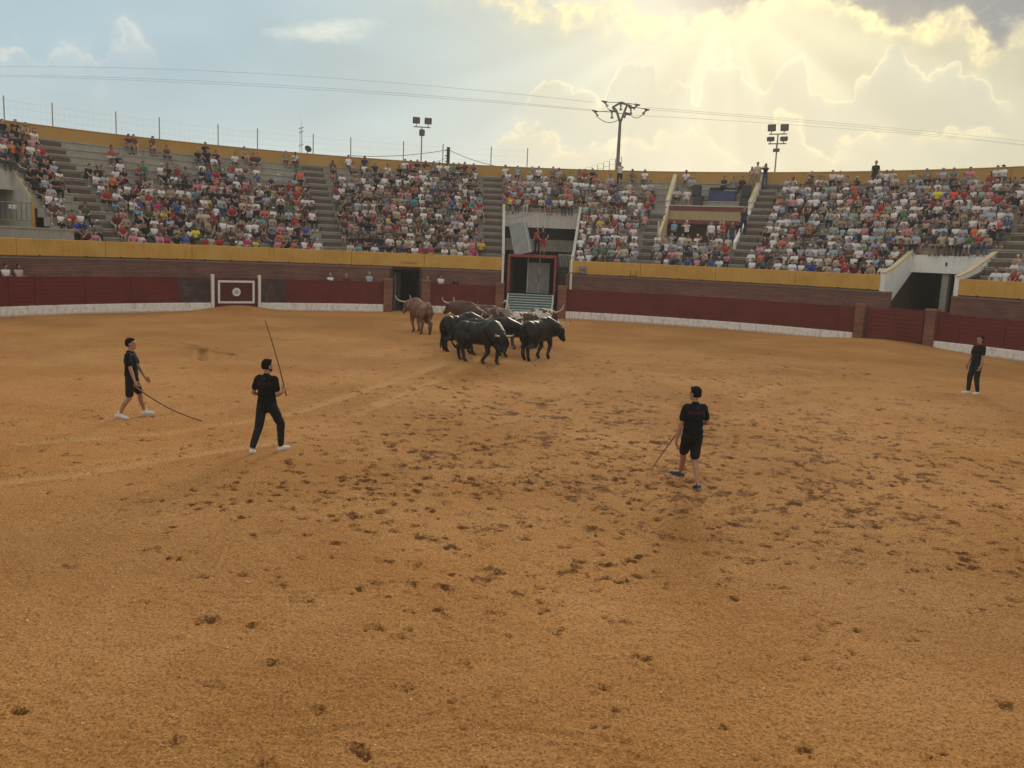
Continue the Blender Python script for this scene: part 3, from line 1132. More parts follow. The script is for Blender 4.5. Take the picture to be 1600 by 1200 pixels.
# closing shell at the back of the stand
MB().sweep([(RR - .25, -.5), (RR - .25, 9.06), (RR + .2, 9.06), (RR + .2, -.5)], -92, 92).build('outer_wall', CONC, stand)

rim = None
rim = thing('rim_wall', 'ochre painted wall along the top edge of the grandstand', 'wall', P(0, RR))
MB().sweep([(RR + .02, 9.03), (RR + .02, 9.845), (RR + .15, 9.845), (RR + .15, 9.03)], -92, 92).build('rim_core', OCHRE_D, rim)
js = [-92, -84, -77, -70, -63, -56, -49.3, -40, -30.5, -21, -11, -1, 9, 19, 29, 39, 49, 59, 69, 80, 92]
for a, b in zip(js, js[1:]):
    MB().sweep([(RR - .02, 9.02), (RR - .02, 9.80), (RR - .05, 9.81), (RR - .05, 9.86), (RR + .19, 9.86), (RR + .19, 9.02)], a + .02, b - .02).build('rim_panel', OCHRE_D, rim)

# ------------------------------------------------------------------ centre entrance behind the truck


def edge(r, off=.30):
    return Z0 + (r - R0) / DEP * RISE + off


RL = tier_r(8)
t = thing('stand_entrance', 'wide white-lintelled entrance cut into the stand behind the cattle truck', 'entrance', P(2.6, RL))
for a, n_ in ((-1.85, 'w'), (7.1, 'e')):
    MB().radial(a, .13, [(RY - .08, -.1), (RY - .08, 3.62), (R0 + .3, 3.85), (RL + .05, edge(RL, .12) + .45), (RL + .3, edge(RL, .12) + .45), (RL + .3, -.1)]).build('side_wall', WHITEW, t)
    MB().radial(a, .17, [(RY - .10, 3.625), (RY - .10, 3.69), (R0 + .3, 3.93), (RL + .05, edge(RL, .12) + .53), (RL + .05, edge(RL, .12) + .455), (R0 + .3, 3.855)]).build('wall_coping', CONC_L, t)
MB().sweep([(RL - .25, 5.50), (RL - .25, 6.50), (RL - .05, 6.50), (RL - .05, 5.50)], -1.7, 6.95).build('lintel', CONC_L, t)
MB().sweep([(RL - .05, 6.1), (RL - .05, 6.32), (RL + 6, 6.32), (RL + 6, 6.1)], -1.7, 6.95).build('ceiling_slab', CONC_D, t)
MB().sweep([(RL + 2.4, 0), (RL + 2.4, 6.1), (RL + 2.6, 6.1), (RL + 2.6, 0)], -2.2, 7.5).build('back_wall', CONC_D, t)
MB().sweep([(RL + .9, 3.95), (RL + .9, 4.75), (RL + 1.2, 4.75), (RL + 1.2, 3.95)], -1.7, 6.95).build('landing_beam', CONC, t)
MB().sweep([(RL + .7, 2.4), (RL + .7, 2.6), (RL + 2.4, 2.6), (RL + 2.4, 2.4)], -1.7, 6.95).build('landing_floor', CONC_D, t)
mb = MB()
for i in range(9):
    q = P(5.2 + i * .19, RY + 2.2)
    mb.bar((q.x, q.y, 3.0), (q.x, q.y, 3.75), .035)
q0, q1 = P(5.1, RY + 2.2, 3.77), P(6.9, RY + 2.2, 3.77)
mb.bar(q0, q1, .05)
mb.build('railing', PALEM, t)
# narrow door and gap right of the truck
MB().sweep([(RY + .5, 0), (RY + .5, 3.0), (RY + .62, 3.0), (RY + .62, 0)], 5.35, 6.95).build('dark_door', DOORM, t)

# right-hand entrance
RL2 = tier_r(4) - .1
t = thing('stand_entrance', 'wide white-walled entrance cut into the stand above the red gate', 'entrance', P(49, RL2))
for a, side in ((45.25, 0), (53.25, 1)):
    MB().radial(a, .22, [(RY - .08, 2.60), (RY - .08, 3.52), (R0 + .1, 3.80), (RL2, 4.80), (RL2 + .3, 4.80), (RL2 + .3, 3.9), (RY + .9, 2.0), (RY + .3, 2.0), (RY + .26, 2.60)]).build('side_wall', WHITEW, t)
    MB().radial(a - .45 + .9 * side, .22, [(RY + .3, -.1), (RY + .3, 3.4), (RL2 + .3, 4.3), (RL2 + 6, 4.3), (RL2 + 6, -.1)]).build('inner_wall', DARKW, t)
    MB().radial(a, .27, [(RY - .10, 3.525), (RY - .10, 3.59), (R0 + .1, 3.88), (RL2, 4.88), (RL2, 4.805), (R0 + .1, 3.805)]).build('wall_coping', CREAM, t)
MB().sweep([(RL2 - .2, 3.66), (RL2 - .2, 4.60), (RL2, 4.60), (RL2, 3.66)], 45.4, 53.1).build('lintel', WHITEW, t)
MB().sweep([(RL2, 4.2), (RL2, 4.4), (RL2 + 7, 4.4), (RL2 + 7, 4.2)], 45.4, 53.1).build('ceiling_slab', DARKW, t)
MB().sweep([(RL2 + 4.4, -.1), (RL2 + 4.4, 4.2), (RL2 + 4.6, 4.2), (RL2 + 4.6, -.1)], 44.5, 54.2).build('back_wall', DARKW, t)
q = P(48.75, RL2 + .2)
MB().box((q.x, q.y, 2.1), (.34, .34, 4.2), rz=-math.radians(49)).build('column', CONC, t)
MB().sweep([(RY + .0, -.1), (RY + .0, 1.78), (RY + .14, 1.78), (RY + .14, -.1)], 46.2, 52.8).build('low_board', WOOD, t)
q = P(48.9, RL2 - .23)
MB().bar((q.x, q.y, 4.05), (q.x, q.y, 4.25), .07).build('bulkhead_lamp', DSTEEL, t)
q0, q1 = P(45.35, RY + .3, 3.0), P(45.35, RY + 1.6, 3.7)
mb = MB()
mb.bar(q0, q1, .07)
mb.bar(P(45.4, RY + .3, 2.7), P(45.4, RY + .3, 3.05), .06)
mb.build('handrail', DSTEEL, t)

# left-hand stair entrance of bare concrete
t = thing('concrete_stair_entrance', 'bare concrete stair entrance with sloping wall and yellow post at the frame edge', 'entrance', P(-56, 31.9))
RL3 = tier_r(9)
MB().radial(-52.9, .22, [(31.75, 2.7), (31.75, edge(31.75, .10)), (RL3 - .2, edge(RL3, .02)), (RL3 + 4, edge(RL3, .02)), (RL3 + 4, 2.7)]).build('sloping_wall', CONC_L, t)
MB().radial(-52.9, .26, [(31.75, edge(31.75, .105)), (31.75, edge(31.75, .17)), (RL3 - .2, edge(RL3, .09)), (RL3 - .2, edge(RL3, .025))]).build('wall_coping', CREAM, t)
MB().sweep([(RL3 - .2, 5.9), (RL3 - .2, 6.95), (RL3, 6.95), (RL3, 5.9)], -90, -53.1).build('lintel', CONC_L, t)
MB().sweep([(RL3, 6.5), (RL3, 6.7), (RL3 + 5, 6.7), (RL3 + 5, 6.5)], -90, -53.1).build('ceiling_slab', DARKW, t)
MB().sweep([(RL3 + 3, 2.7), (RL3 + 3, 6.5), (RL3 + 3.2, 6.5), (RL3 + 3.2, 2.7)], -90, -51).build('back_wall', DARKW, t)
MB().sweep([(RY + .75, 2.6), (RY + .75, 3.88), (RY + .70, 3.90), (RY + .70, 3.98), (RL3 + 3, 3.98), (RL3 + 3, 2.6)], -90, -52.75).build('landing', CONC, t)
q = P(-52.95, 31.62)
MB().bar((q.x, q.y, 3.98), (q.x, q.y, 5.42), .17).build('yellow_post', mat('yellow_post_paint', (.50, .27, .06), .7, .1, 5), t)
mb = MB()
for z in (4.28, 5.18):
    mb.sweep([(31.6, z), (31.6, z + .045), (31.645, z + .045), (31.645, z)], -66, -53.1, 1.5)
mb.build('railing', mat('yellow_rail_paint', (.33, .22, .08), .7, .1, 5), t)
mb = MB()
for i in range(24):
    q = P(-53.6 - i * .47, 31.6)
    mb.bar((q.x, q.y, 4.3), (q.x, q.y, 5.2), .018)
mb.build('railing_bars', DSTEEL, t)
q = P(-54.9, 31.55)
tt = MB()
R3 = Matrix.Rotation(math.radians(54.9), 4, 'Z')
tt.box((q.x, q.y, 4.98), (.38, .012, .19), m=R3)
sg = tt.build('sign_board', WPAINT, t)
q2 = P(-54.9, 31.538)
s_ = Vector((math.cos(math.radians(-54.9)), -math.sin(math.radians(-54.9)), 0))
text_obj('sign_lettering', 'I SEC 2', .12, (q2.x, q2.y, 4.98), Euler((PI / 2, 0, math.radians(54.9))), INK, sg, .002)

# ------------------------------------------------------------------ balcony box
RF = tier_r(9) + .18                # 34.0
t = thing('balcony_box', 'balcony box with pale ochre front between maroon bands in the middle of the stand', 'balcony', P(21.4, RF))
MB().sweep([(RF - .12, 7.02), (RF - .12, 7.30), (RF + .1, 7.30), (RF + .1, 7.02)], 17.1, 25.8).build('upper_band', REDB, t)
MB().sweep([(RF - .09, 6.42), (RF - .09, 7.02), (RF + .1, 7.02), (RF + .1, 6.42)], 17.1, 25.8).build('balcony_front', CREAMB, t)
MB().sweep([(RF - .12, 6.15), (RF - .12, 6.42), (RF + .1, 6.42), (RF + .1, 6.15)], 17.1, 25.8).build('lower_band', REDB, t)
MB().sweep([(RF - .16, 7.30), (RF - .16, 7.37), (RF + .16, 7.37), (RF + .16, 7.30)], 17.0, 25.9).build('ledge', CONC_L, t)
MB().sweep([(RF + .1, 6.95), (RF + .1, 7.25), (RF + .9, 7.25), (RF + .9, 6.95)], 17.1, 25.8).build('platform', CONC, t)
for a in (16.9, 26.0):
    rr0 = RF - .2
    MB().radial(a, .20, [(rr0, 6.1), (rr0, 7.55), (RR - .15, 9.55), (RR - .15, 6.1)]).build('side_wall', WHITEW, t)
    MB().radial(a, .26, [(rr0 - .03, 7.555), (rr0 - .03, 7.65), (RR - .18, 9.66), (RR - .18, 9.56)]).build('wall_coping', CREAM, t)
    for i in range(9):
        f = (i + .5) / 9
        rr_ = rr0 + f * (RR - .3 - rr0)
        MB().bar(P(a, rr_, 7.2 + 2 * f - .25), P(a, rr_, 7.55 + 2 * f), .24, .10).build('balustrade_post', WHITEW, t)
# lower recess
MB().sweep([(RF + .9, 4.0), (RF + .9, 6.15), (RF + 1.1, 6.15), (RF + 1.1, 4.0)], 16.6, 26.4).build('recess_back_wall', mat('russet_back_wall', (.13, .07, .05), .9, .12, 2, .06, 45), t)
MB().sweep([(RF - .5, 4.0), (RF - .5, 4.95), (RF - .3, 4.95), (RF - .3, 4.0)], 17.0, 25.9).build('recess_dado', CONC, t)
MB().sweep([(tier_r(4) - .05, 4.2), (tier_r(4) - .05, tier_z(3) + .0), (RF + .9, tier_z(3) + .0), (RF + .9, 4.2)], 16.95, 25.95).build('recess_floor', CONC, t)
for a, c_ in ((16.9, CREAM), (26.0, WHITEW)):
    MB().radial(a, .18, [(tier_r(4) - .3, 3.8), (tier_r(4) - .3, 5.0), (RF - .2, 7.0), (RF - .2, 3.8)]).build('lower_side_wall', c_, t)
q = P(17.05, tier_r(3))
MB().bar((q.x, q.y, 4.1), (q.x, q.y, 6.1), .10).build('white_post', PALEM, t)

# sound equipment on the balcony
AZB = 22.9


def bx(a, r, z, w, d, h):
    q = P(a, r)
    return MB().box((q.x, q.y, z + h / 2), (w, d, h), rz=-math.radians(a))


tb = thing('draped_table', 'table under a blue violet cloth on the balcony between the loudspeakers', 'table', P(22.6, 35.2, 7.25))
bx(22.6, 35.2, 7.25, 1.75, .75, 1.12).build('tablecloth', BLUEC, tb, bevel=.03)
bx(22.6, 35.2, 8.375, 1.82, .8, .04).build('tabletop', mat('slate_tabletop', (.10, .11, .17), .7), tb)
ls = thing('mixing_laptop', 'flat pale mixing desk lying on the draped table', 'mixing desk', P(23.4, 35.2, 8.42))
bx(23.4, 35.2, 8.416, .8, .4, .07).build('body', mat('pale_console', (.35, .36, .38), .5), ls)
bx(23.4, 35.35, 8.487, .7, .03, .14).build('raised_panel', BLACKP, ls)
for i, (a, r, z, lab) in enumerate(((20.15, 34.55, 7.22, 'lower black loudspeaker cabinet, beside the seated man in white'), (25.25, 34.55, 7.22, 'lower black loudspeaker cabinet by the balcony corner'))):
    sp_ = thing('loudspeaker', lab, 'loudspeaker', P(a, r, z), 'loudspeakers on the balcony')
    bx(a, r, z, .62, .6, .78).build('cabinet', BLACKP, sp_, bevel=.02)
    bx(a, r - .31, z + .06, .54, .02, .66).build('grille', DSTEEL, sp_)
    sp_ = thing('loudspeaker', lab.replace('lower', 'upper'), 'loudspeaker', P(a, r, z + .78), 'loudspeakers on the balcony')
    bx(a - .25 * (1 if i == 0 else 0), r, z + .782, .56, .5, .72).build('cabinet', BLACKP, sp_, bevel=.02)
    bx(a - .25 * (1 if i == 0 else 0), r - .26, z + .83, .48, .02, .62).build('grille', DSTEEL, sp_)
cr = thing('equipment_crate', 'small dark blue crate beside the draped table', 'crate', P(21.1, 35.2, 7.25))
bx(21.1, 35.2, 7.25, .55, .5, .5).build('box', mat('dull_blue_crate', (.06, .09, .17), .7), cr, bevel=.02)
bx(21.1, 35.2, 7.751, .58, .53, .05).build('lid', BLACKP, cr)
bk = thing('keyboard_case', 'long black case behind the draped table', 'case', P(21.7, 35.9, 7.7))
bx(22.0, 35.95, tier_z(11) - .0, 1.3, .4, .55).build('case', BLACKP, bk, bevel=.02)
bx(22.0, 35.74, tier_z(11) + .3, .3, .03, .04).build('handle', STEEL, bk)

# floodlight and bracket on the front wall
fl = thing('small_floodlight', 'small grey floodlight on the parapet just past the cattle truck', 'floodlight', P(8.6, RY - .25, 2.95))
bx(8.6, RY - .22, 2.94, .36, .24, .22).build('housing', GREYM, fl, bevel=.02)
bx(8.6, RY - .20, 2.70, .34, .20, .16).build('ballast_box', GREYM, fl, bevel=.02)
MB().bar(P(8.55, RY - .08, 2.72), P(6.9, RY - .08, 2.70), .04).build('conduit', DSTEEL, fl)
br = thing('metal_bracket', 'thin dark h-shaped metal bracket fixed to the parapet', 'bracket', P(15.1, RY - .1, 2.8))
for a in (14.75, 15.5):
    MB().bar(P(a, RY - .14, 2.45), P(a, RY - .14, 3.0), .025).build('upright', DSTEEL, br)
MB().bar(P(14.75, RY - .14, 2.72), P(15.5, RY - .14, 2.72), .025).build('crossbar', DSTEEL, br)

# ------------------------------------------------------------------ cattle truck backed into the entrance
ta_ = 1.95
tk = thing('cattle_truck', 'red cattle truck body open at the back, teal slatted ramp lowered to the sand', 'truck', P(ta_, RB), None, -math.radians(ta_))
q = P(ta_, RY - .35)
TX = Matrix.Translation((q.x, q.y, 0)) @ Matrix.Rotation(-math.radians(ta_) * 0.3 + math.radians(-3), 4, 'Z')


def tbx(cx, cy, cz, sx, sy, sz, rot=None):
    """box in truck space: x across, y into the stand from the tail"""
    m = TX @ Matrix.Translation((cx, cy, cz)) @ (rot or Matrix.Identity(4))
    return MB().box((0, 0, 0), (sx, sy, sz), m=m)


W2 = 1.42
FZ, TZ = 1.28, 3.62
tbx(0, 3.1, FZ - .09, 2 * W2, 6.2, .16).build('floor', mat('grimy_floor', (.10, .08, .06), .9, .3, 4), tk)
for s_ in (-1, 1):
    tbx(s_ * (W2 - .03), 3.1, (FZ + TZ) / 2, .06, 6.2, TZ - FZ).build('side_panel', mat('faded_pink_red_side', (.36, .13, .11), .6, .2, 3, .06, 60, streak=.35), tk)
    tbx(s_ * (W2 - .01), -.04, (FZ + TZ) / 2, .13, .10, TZ - FZ + .1).build('corner_post', REDM, tk)
tbx(0, 3.1, TZ + .03, 2 * W2 + .1, 6.3, .06).build('roof', REDM, tk)
tbx(0, -.06, TZ - .03, 2 * W2 + .12, .10, .13).build('roof_rail', REDM, tk)
tbx(0, -.07, FZ - .06, 2 * W2 + .06, .10, .16).build('tail_sill', DSTEEL, tk)
tbx(0, 6.15, (FZ + TZ) / 2, 2 * W2 - .1, .08, TZ - FZ).build('front_panel', mat('dark_sheet', (.035, .035, .037), .7), tk)
# inner partition gate of grey sheet
for cx_ in (.12 - .02, .80 - .02):
    tbx(cx_ - .05 + .0, 1.2, FZ + .98, .66, .05, 1.9).build('partition_leaf', GREYM, tk)
tbx(-.30, 1.17, (FZ + TZ) / 2, .07, .07, TZ - FZ - .1).build('partition_post', PALEM, tk)
tbx(.42, 1.15, (FZ + TZ) / 2, .06, .06, TZ - FZ - .1).build('partition_post', PALEM, tk)
tbx(.40, 1.14, FZ + .95, .05, .05, .5).build('latch', DSTEEL, tk)
for i in range(5):
    tbx(.2, .3 + i * .9, TZ + .075, 2.2, .06, .03).build('roof_rib', REDM, tk)
# raised sheet gate standing on the roof corner
m_ = Matrix.Rotation(math.radians(-14), 4, 'Y') @ Matrix.Rotation(math.radians(-14), 4, 'X')
tbx(-.78, .25, TZ + 1.02, 1.12, .06, 1.95, m_).build('raised_gate', GREYM, tk)
for dx in (-.45, -.2, .05, .3):
    m2 = m_ @ Matrix.Translation((dx, 0, 1.12))
    MB().box((0, 0, 0), (.035, .035, .42), m=TX @ Matrix.Translation((-.78, .25, TZ + 1.02)) @ m2).build('gate_rod', STEEL, tk)
MB().box((0, 0, 0), (1.16, .05, .05), m=TX @ Matrix.Translation((-.78, .25, TZ + 1.02)) @ m_ @ Matrix.Translation((0, 0, 1.33))).build('gate_rail', STEEL, tk)
MB().box((0, 0, 0), (.05, .08, 1.95), m=TX @ Matrix.Translation((-.78, .25, TZ + 1.02)) @ m_ @ Matrix.Translation((.42, -.03, 0))).build('gate_stiffener', PALEM, tk)
# ramp
L_r = 1.95
ang = math.atan2(FZ - .12, 1.62)
rl = math.hypot(FZ - .12, 1.62)
rm = Matrix.Translation((0, -.11, FZ - .05)) @ Matrix.Rotation(ang, 4, 'X')
for i in range(8):
    f = (i + .5) / 8
    MB().box((0, 0, 0), (2.66, rl / 8 - .02, .04), m=TX @ rm @ Matrix.Translation((0, -rl * f, 0))).build('ramp_board', TEAL, tk)
for i in range(9):
    f = i / 8
    MB().box((0, 0, 0), (2.70, .05, .07), m=TX @ rm @ Matrix.Translation((0, -rl * f, .03))).build('ramp_cleat', PALEM, tk)
for s_ in (-1, 1):
    MB().box((0, 0, 0), (.10, rl + .04, .13), m=TX @ rm @ Matrix.Translation((s_ * 1.37, -rl / 2, .02))).build('ramp_rail', PALEM, tk)
for s_ in (-1, 1):
    for y in (1.1, 4.9):
        m_w = TX @ Matrix.Translation((s_ * 1.15, y, .50)) @ Matrix.Rotation(PI / 2, 4, 'Y')
        MB().lathe((0, 0, 0), [(.3, -.14), (.46, -.13), (.5, -.08), (.5, .08), (.46, .13), (.3, .14)], 20, m=m_w).build('wheel', BLACKP, tk)
tbx(0, 3.1, .95, 1.0, 6.0, .25).build('chassis', BLACKP, tk)


# ------------------------------------------------------------------ rim net fence, poles, wires
fp = [-75, -71, -67, -63, -59, -55.2, -51.2, -47.25, -41.75, -37.8, -32.2, -28.3, -22.6, -18.65, -13.0, -8.7, -3.4, .6]
fe = thing('net_fence', 'tall thin wire net fence on steel posts along the rim wall', 'fence', P(-30, RR + .1, 9.8))
for a in fp:
    q = P(a, RR + .12)
    MB().bar((q.x, q.y, 9.3), (q.x, q.y, 11.2), .075, n=8).build('fence_post', STEEL, fe)
mb = MB()
for a, b in zip(fp, fp[1:]):
    p0, p1 = P(a, RR + .12), P(b, RR + .12)
    for z in (10.2, 10.6, 11.0):
        sag = -.05 if z > 10.9 else -.02
        pm = (p0 + p1) / 2
        mb.bar((p0.x, p0.y, z), (pm.x, pm.y, z + sag), .006, n=3)
        mb.bar((pm.x, pm.y, z + sag), (p1.x, p1.y, z), .006, n=3)
    n = int((p1 - p0).length / .3)
    for i in range(1, n):
        q = p0.lerp(p1, i / n)
        mb.bar((q.x, q.y, 9.86), (q.x, q.y, 11.0), .003, n=3)
stuff(mb.build('wire_netting', WIREM, fe))

f2 = thing('far_sports_fence', 'low see-through fence far beyond the rim wall, beside the forked pylon', 'fence', (8, 110, 14))
import_pts = [(6.6, 108.0), (13.2, 112.0)]
pa, pb = Vector((4.5, 108, 0)), Vector((11.6, 104, 0))
mb = MB()
for i in range(12):
    q = pa.lerp(pb, i / 11)
    zt = 14.0 + (0 if i < 5 else (i - 5) * .22)
    mb.bar((q.x, q.y, 0), (q.x, q.y, zt), .07)
    if i:
        q0 = pa.lerp(pb, (i - 1) / 11)
        for h in (0, .6, 1.2):
            mb.bar((q0.x, q0.y, zt - h - .05), (q.x, q.y, zt - h), .035, n=3)
stuff(mb.build('fence_frames', WIREM, f2))


def floodpole(a, label, heads, zt):
    q = P(a, RR + .85)
    fcs = -math.radians(a)
    t = thing('floodlight_pole', label, 'floodlight pole', (q.x, q.y, 0), 'floodlight poles over the rim')
    MB().bar((q.x, q.y, -.1), (q.x, q.y, zt), .16, n=10, w1=.09).build('pole', STEEL, t)
    R3 = Matrix.Rotation(fcs, 4, 'Z')
    sx = R3 @ Vector((1, 0, 0))
    for (z, w) in heads[0]:
        p0, p1 = q + sx * w / 2, q - sx * w / 2
        MB().bar((p0.x, p0.y, z), (p1.x, p1.y, z), .07).build('crossarm', STEEL, t)
    for (dx, z, w, h) in heads[1]:
        c = q + sx * dx + (R3 @ Vector((0, -.12, 0)))
        m_ = R3 @ Matrix.Rotation(math.radians(18), 4, 'X')
        hd = MB()
        hd.box((c.x, c.y, z), (w, .28, h), m=m_)
        ho = hd.build('lamp_head', DSTEEL, t, bevel=.02)
        c2 = c + (R3 @ Vector((0, -.16, -.03)))
        MB().box((c2.x, c2.y, z - .05), (w * .86, .03, h * .8), m=m_).build('lamp_glass', mat('dull_lamp_glass', (.16, .16, .17), .3), ho)
        MB().bar((c.x, c.y, z - h / 2 - .02), (c.x - 0, c.y + .1, min(heads[0], key=lambda u: abs(u[0] - z))[0]), .05).build('lamp_bracket', STEEL, ho)


floodpole(-10.97, 'floodlight pole with two lamp heads and a box on the crossarm', ([(12.35, 1.2)], [(-.42, 12.78, .50, .42), (.42, 12.78, .50, .42), (0, 11.95, .38, .42)]), 12.35)
floodpole(26.95, 'floodlight pole with four lamp heads in two rows', ([(12.45, 1.2), (11.82, 1.2)],
          [(-.42, 12.86, .50, .44), (.42, 12.86, .50, .44), (-.44, 12.12, .46, .28), (.44, 12.12, .46, .28), (0, 11.38, .40, .2)]), 12.45)

# small siren/dish on the rim and far lattice mast
t = thing('small_dish', 'small dark dish aerial peeping over the rim wall', 'aerial', P(-23.1, RR + .5, 9.9))
q = P(-23.1, RR + .5)
MB().bar((q.x, q.y, 9.5), (q.x, q.y, 10.1), .05).build('stub_mast', DSTEEL, t)
MB().lathe((q.x, q.y, 10.15), [(.02, 0), (.15, .04), (.24, .12), (.25, .14), (.14, .07), (.02, .03)], 16, m=Matrix.Rotation(math.radians(60), 4, 'X') @ Matrix.Rotation(math.radians(35), 4, 'Y')).build('dish', DSTEEL, t)


def far_at(px, py, d):
    """direction of a far object as measured, carried out to distance d"""
    x, y = (px - 800) / FPX, (py - 600) / FPX
    x, y = x * cr_ + y * sr_, -x * sr_ + y * cr_
    v = right0 * x - up0 * y + fwd
    k = d / math.hypot(v.x, v.y)
    return Vector((v.x * k, v.y * k, EYE + v.z * k))


MAST = Vector((-52.3, 211.0, 0))
t = thing('lattice_mast', 'thin lattice radio mast far beyond the rim wall', 'mast', MAST)
mb = MB()
zt = 30.6
for s_ in ((-.45, -.3), (.45, -.3), (0, .5)):
    mb.bar((MAST.x + s_[0], MAST.y + s_[1], 0), (MAST.x + s_[0] * .5, MAST.y + s_[1] * .5, zt), .07, n=4)
for i in range(20):
    z = i * 1.5
    k = 1 - .5 * z / zt
    mb.bar((MAST.x - .45 * k, MAST.y - .3, z), (MAST.x + .45 * k, MAST.y - .3, z + 1.4), .04, n=3)
mb.build('lattice', STEEL, t)
MB().bar((MAST.x, MAST.y, zt), (MAST.x, MAST.y, zt + 2.2), .10, n=6).build('aerial_rod', STEEL, t)
mb = MB()
for z in (23.0, 26.5, 29.5, 30.4):
    mb.bar((MAST.x - .6, MAST.y, z), (MAST.x + .6, MAST.y, z + .5), .22, n=6)
mb.build('antennas', STEEL, t)

# wooden wire pole
WP = far_at(700, 255, 75)
t = thing('wooden_wire_pole', 'short dark wooden pole with wires rising behind the rim wall', 'utility pole', (WP.x, WP.y, 0))
zt = far_at(700, 230, 75).z
MB().bar((WP.x, WP.y, 0), (WP.x, WP.y, zt), .34, n=10, w1=.28).build('pole', WOODP, t)
for z in (.25, .7, 1.15):
    MB().bar((WP.x - .28, WP.y, zt - z), (WP.x - .05, WP.y, zt - z), .08).build('insulator', DSTEEL, t)
top = Vector((WP.x, WP.y, zt - .2))


def cable(pts3, r, parent):
    o = MB().tube(pts3, r, 4).build('cable', DSTEEL, parent)
    return o


def hang(p0, p1, sag, n=14):
    return [p0.lerp(p1, i / n) + Vector((0, 0, -sag * 4 * (i / n) * (1 - i / n))) for i in range(n + 1)]


cable(hang(top, far_at(545, 243, 75) + Vector((0, 0, 0)), .25), .022, t)
cable(hang(top, far_at(790, 262, 70), .2), .022, t)
cable(hang(top + Vector((0, 0, -.6)), far_at(655, 256, 68), .15), .018, t)

# forked pylon and its high-voltage lines
D_P = 95.0
PB, PT_ = far_at(964.5, 268, D_P), far_at(968.5, 190, D_P)
PX, PY = PB.x, PB.y
t = thing('forked_pylon', 'steel electricity pylon with forked head and insulators rising behind the rim wall', 'pylon', (PX, PY, 0))


def pp(px, py, dy=0.0):
    v = far_at(px, py, D_P)
    return Vector((v.x, v.y + dy, v.z))


zf = pp(969, 190).z
MB().bar((PX, PY, 0), (pp(969, 190).x, PY, zf), .75, n=8, w1=.30).build('column', STEEL_G if 'STEEL_G' in globals() else mat('grey_green_steel', (.12, .12, .105), .7), t)
fk, ba = pp(969, 192), pp(970.5, 160)
A1, A2 = pp(959, 166), pp(980, 164)
mk = mat('grey_green_steel', (.12, .12, .105), .7)
for a_, b_, w in ((fk, pp(963.5, 174), .22), (fk, pp(979.5, 165), .22), (pp(957, 168), ba, .20), (ba, pp(987, 166), .20), (pp(957, 167.5), pp(963.5, 174), .26),
                  (pp(976, 177), pp(986, 179), .2)):
    MB().bar((a_.x, PY, a_.z), (b_.x, PY, b_.z), w).build('fork_arm', mk, t)
mi_ = mat('dark_insulator', (.035, .035, .03), .5)
ins_pts = [((944, 159.5), (949.5, 167)), ((929, 174.5), (934, 182.5)), ((996, 163.5), (990, 170)), ((1011, 170.5), (1005, 178)),
           ((956, 174), (956, 186)), ((970, 162), (970, 173)), ((986, 168), (986, 179)), ((979, 177), (975, 184))]
for (a_, b_) in ins_pts:
    p0, p1 = pp(*a_), pp(*b_)
    mb = MB()
    for i in range(5):
        f = i / 5
        c = p0.lerp(p1, f)
        c2 = p0.lerp(p1, f + .12)
        mb.bar((c.x, PY, c.z), (c2.x, PY, c2.z), .20 + .16 * (i in (0, 4)), n=8)
    mb.bar((p0.x, PY, p0.z), (p1.x, PY, p1.z), .07, n=6)
    mb.build('insulator', mi_, t)
    MB().bar((p0.x - .28, PY, p0.z + .08), (p0.x + .30, PY, p0.z - .02), .16, n=6).build('clamp', mi_, t)
for a_, b_, s_ in (((944, 159.5), (970.5, 160), .0), ((929, 174.5), (957, 173.5), .0), ((980, 161), (996, 164), 0), ((986, 167), (1011, 170.5), 0),
                   ((934, 183), (968, 186), .45), ((986, 180), (1005, 178), .35), ((949, 168), (957, 173), .1), ((957, 174), (986, 178), .1)):
    MB().tube(hang(pp(*a_), pp(*b_), s_, 8), .035, 4).build('jumper_wire', mi_, t)


def powerline(x0, y0, x1, y1, x2, y2, d1, label):
    a_, c_ = pp(x0, y0), far_at(x2, y2, d1)
    m_ = far_at(x1, y1, (D_P + d1) / 2)
    pts = []
    for i in range(25):
        f = i / 24
        q = a_.lerp(c_, f)
        base = a_.lerp(c_, .5)
        dz = (m_.z - base.z) * 4 * f * (1 - f)
        pts.append(q + Vector((0, 0, dz)))
    o = MB().tube(pts, .011, 4).build('power_line', mi_)
    tagt(o, label, 'power line', 'power lines strung from the forked pylon')


powerline(929, 160, 500, 137, -40, 105, 150, 'uppermost power line running from the pylon over the net fence')
powerline(929, 172, 500, 152, -40, 117, 145, 'middle power line running from the pylon over the net fence')
powerline(957, 176, 500, 156, -40, 119, 155, 'lowest power line running from the pylon over the net fence')
powerline(1011, 168, 1300, 203, 1640, 225, 150, 'upper power line running from the pylon over the four-lamp pole')
powerline(1011, 171, 1300, 206, 1640, 231, 145, 'middle power line running from the pylon over the four-lamp pole')
powerline(990, 180, 1300, 210, 1640, 232, 155, 'lower power line running from the pylon over the four-lamp pole')


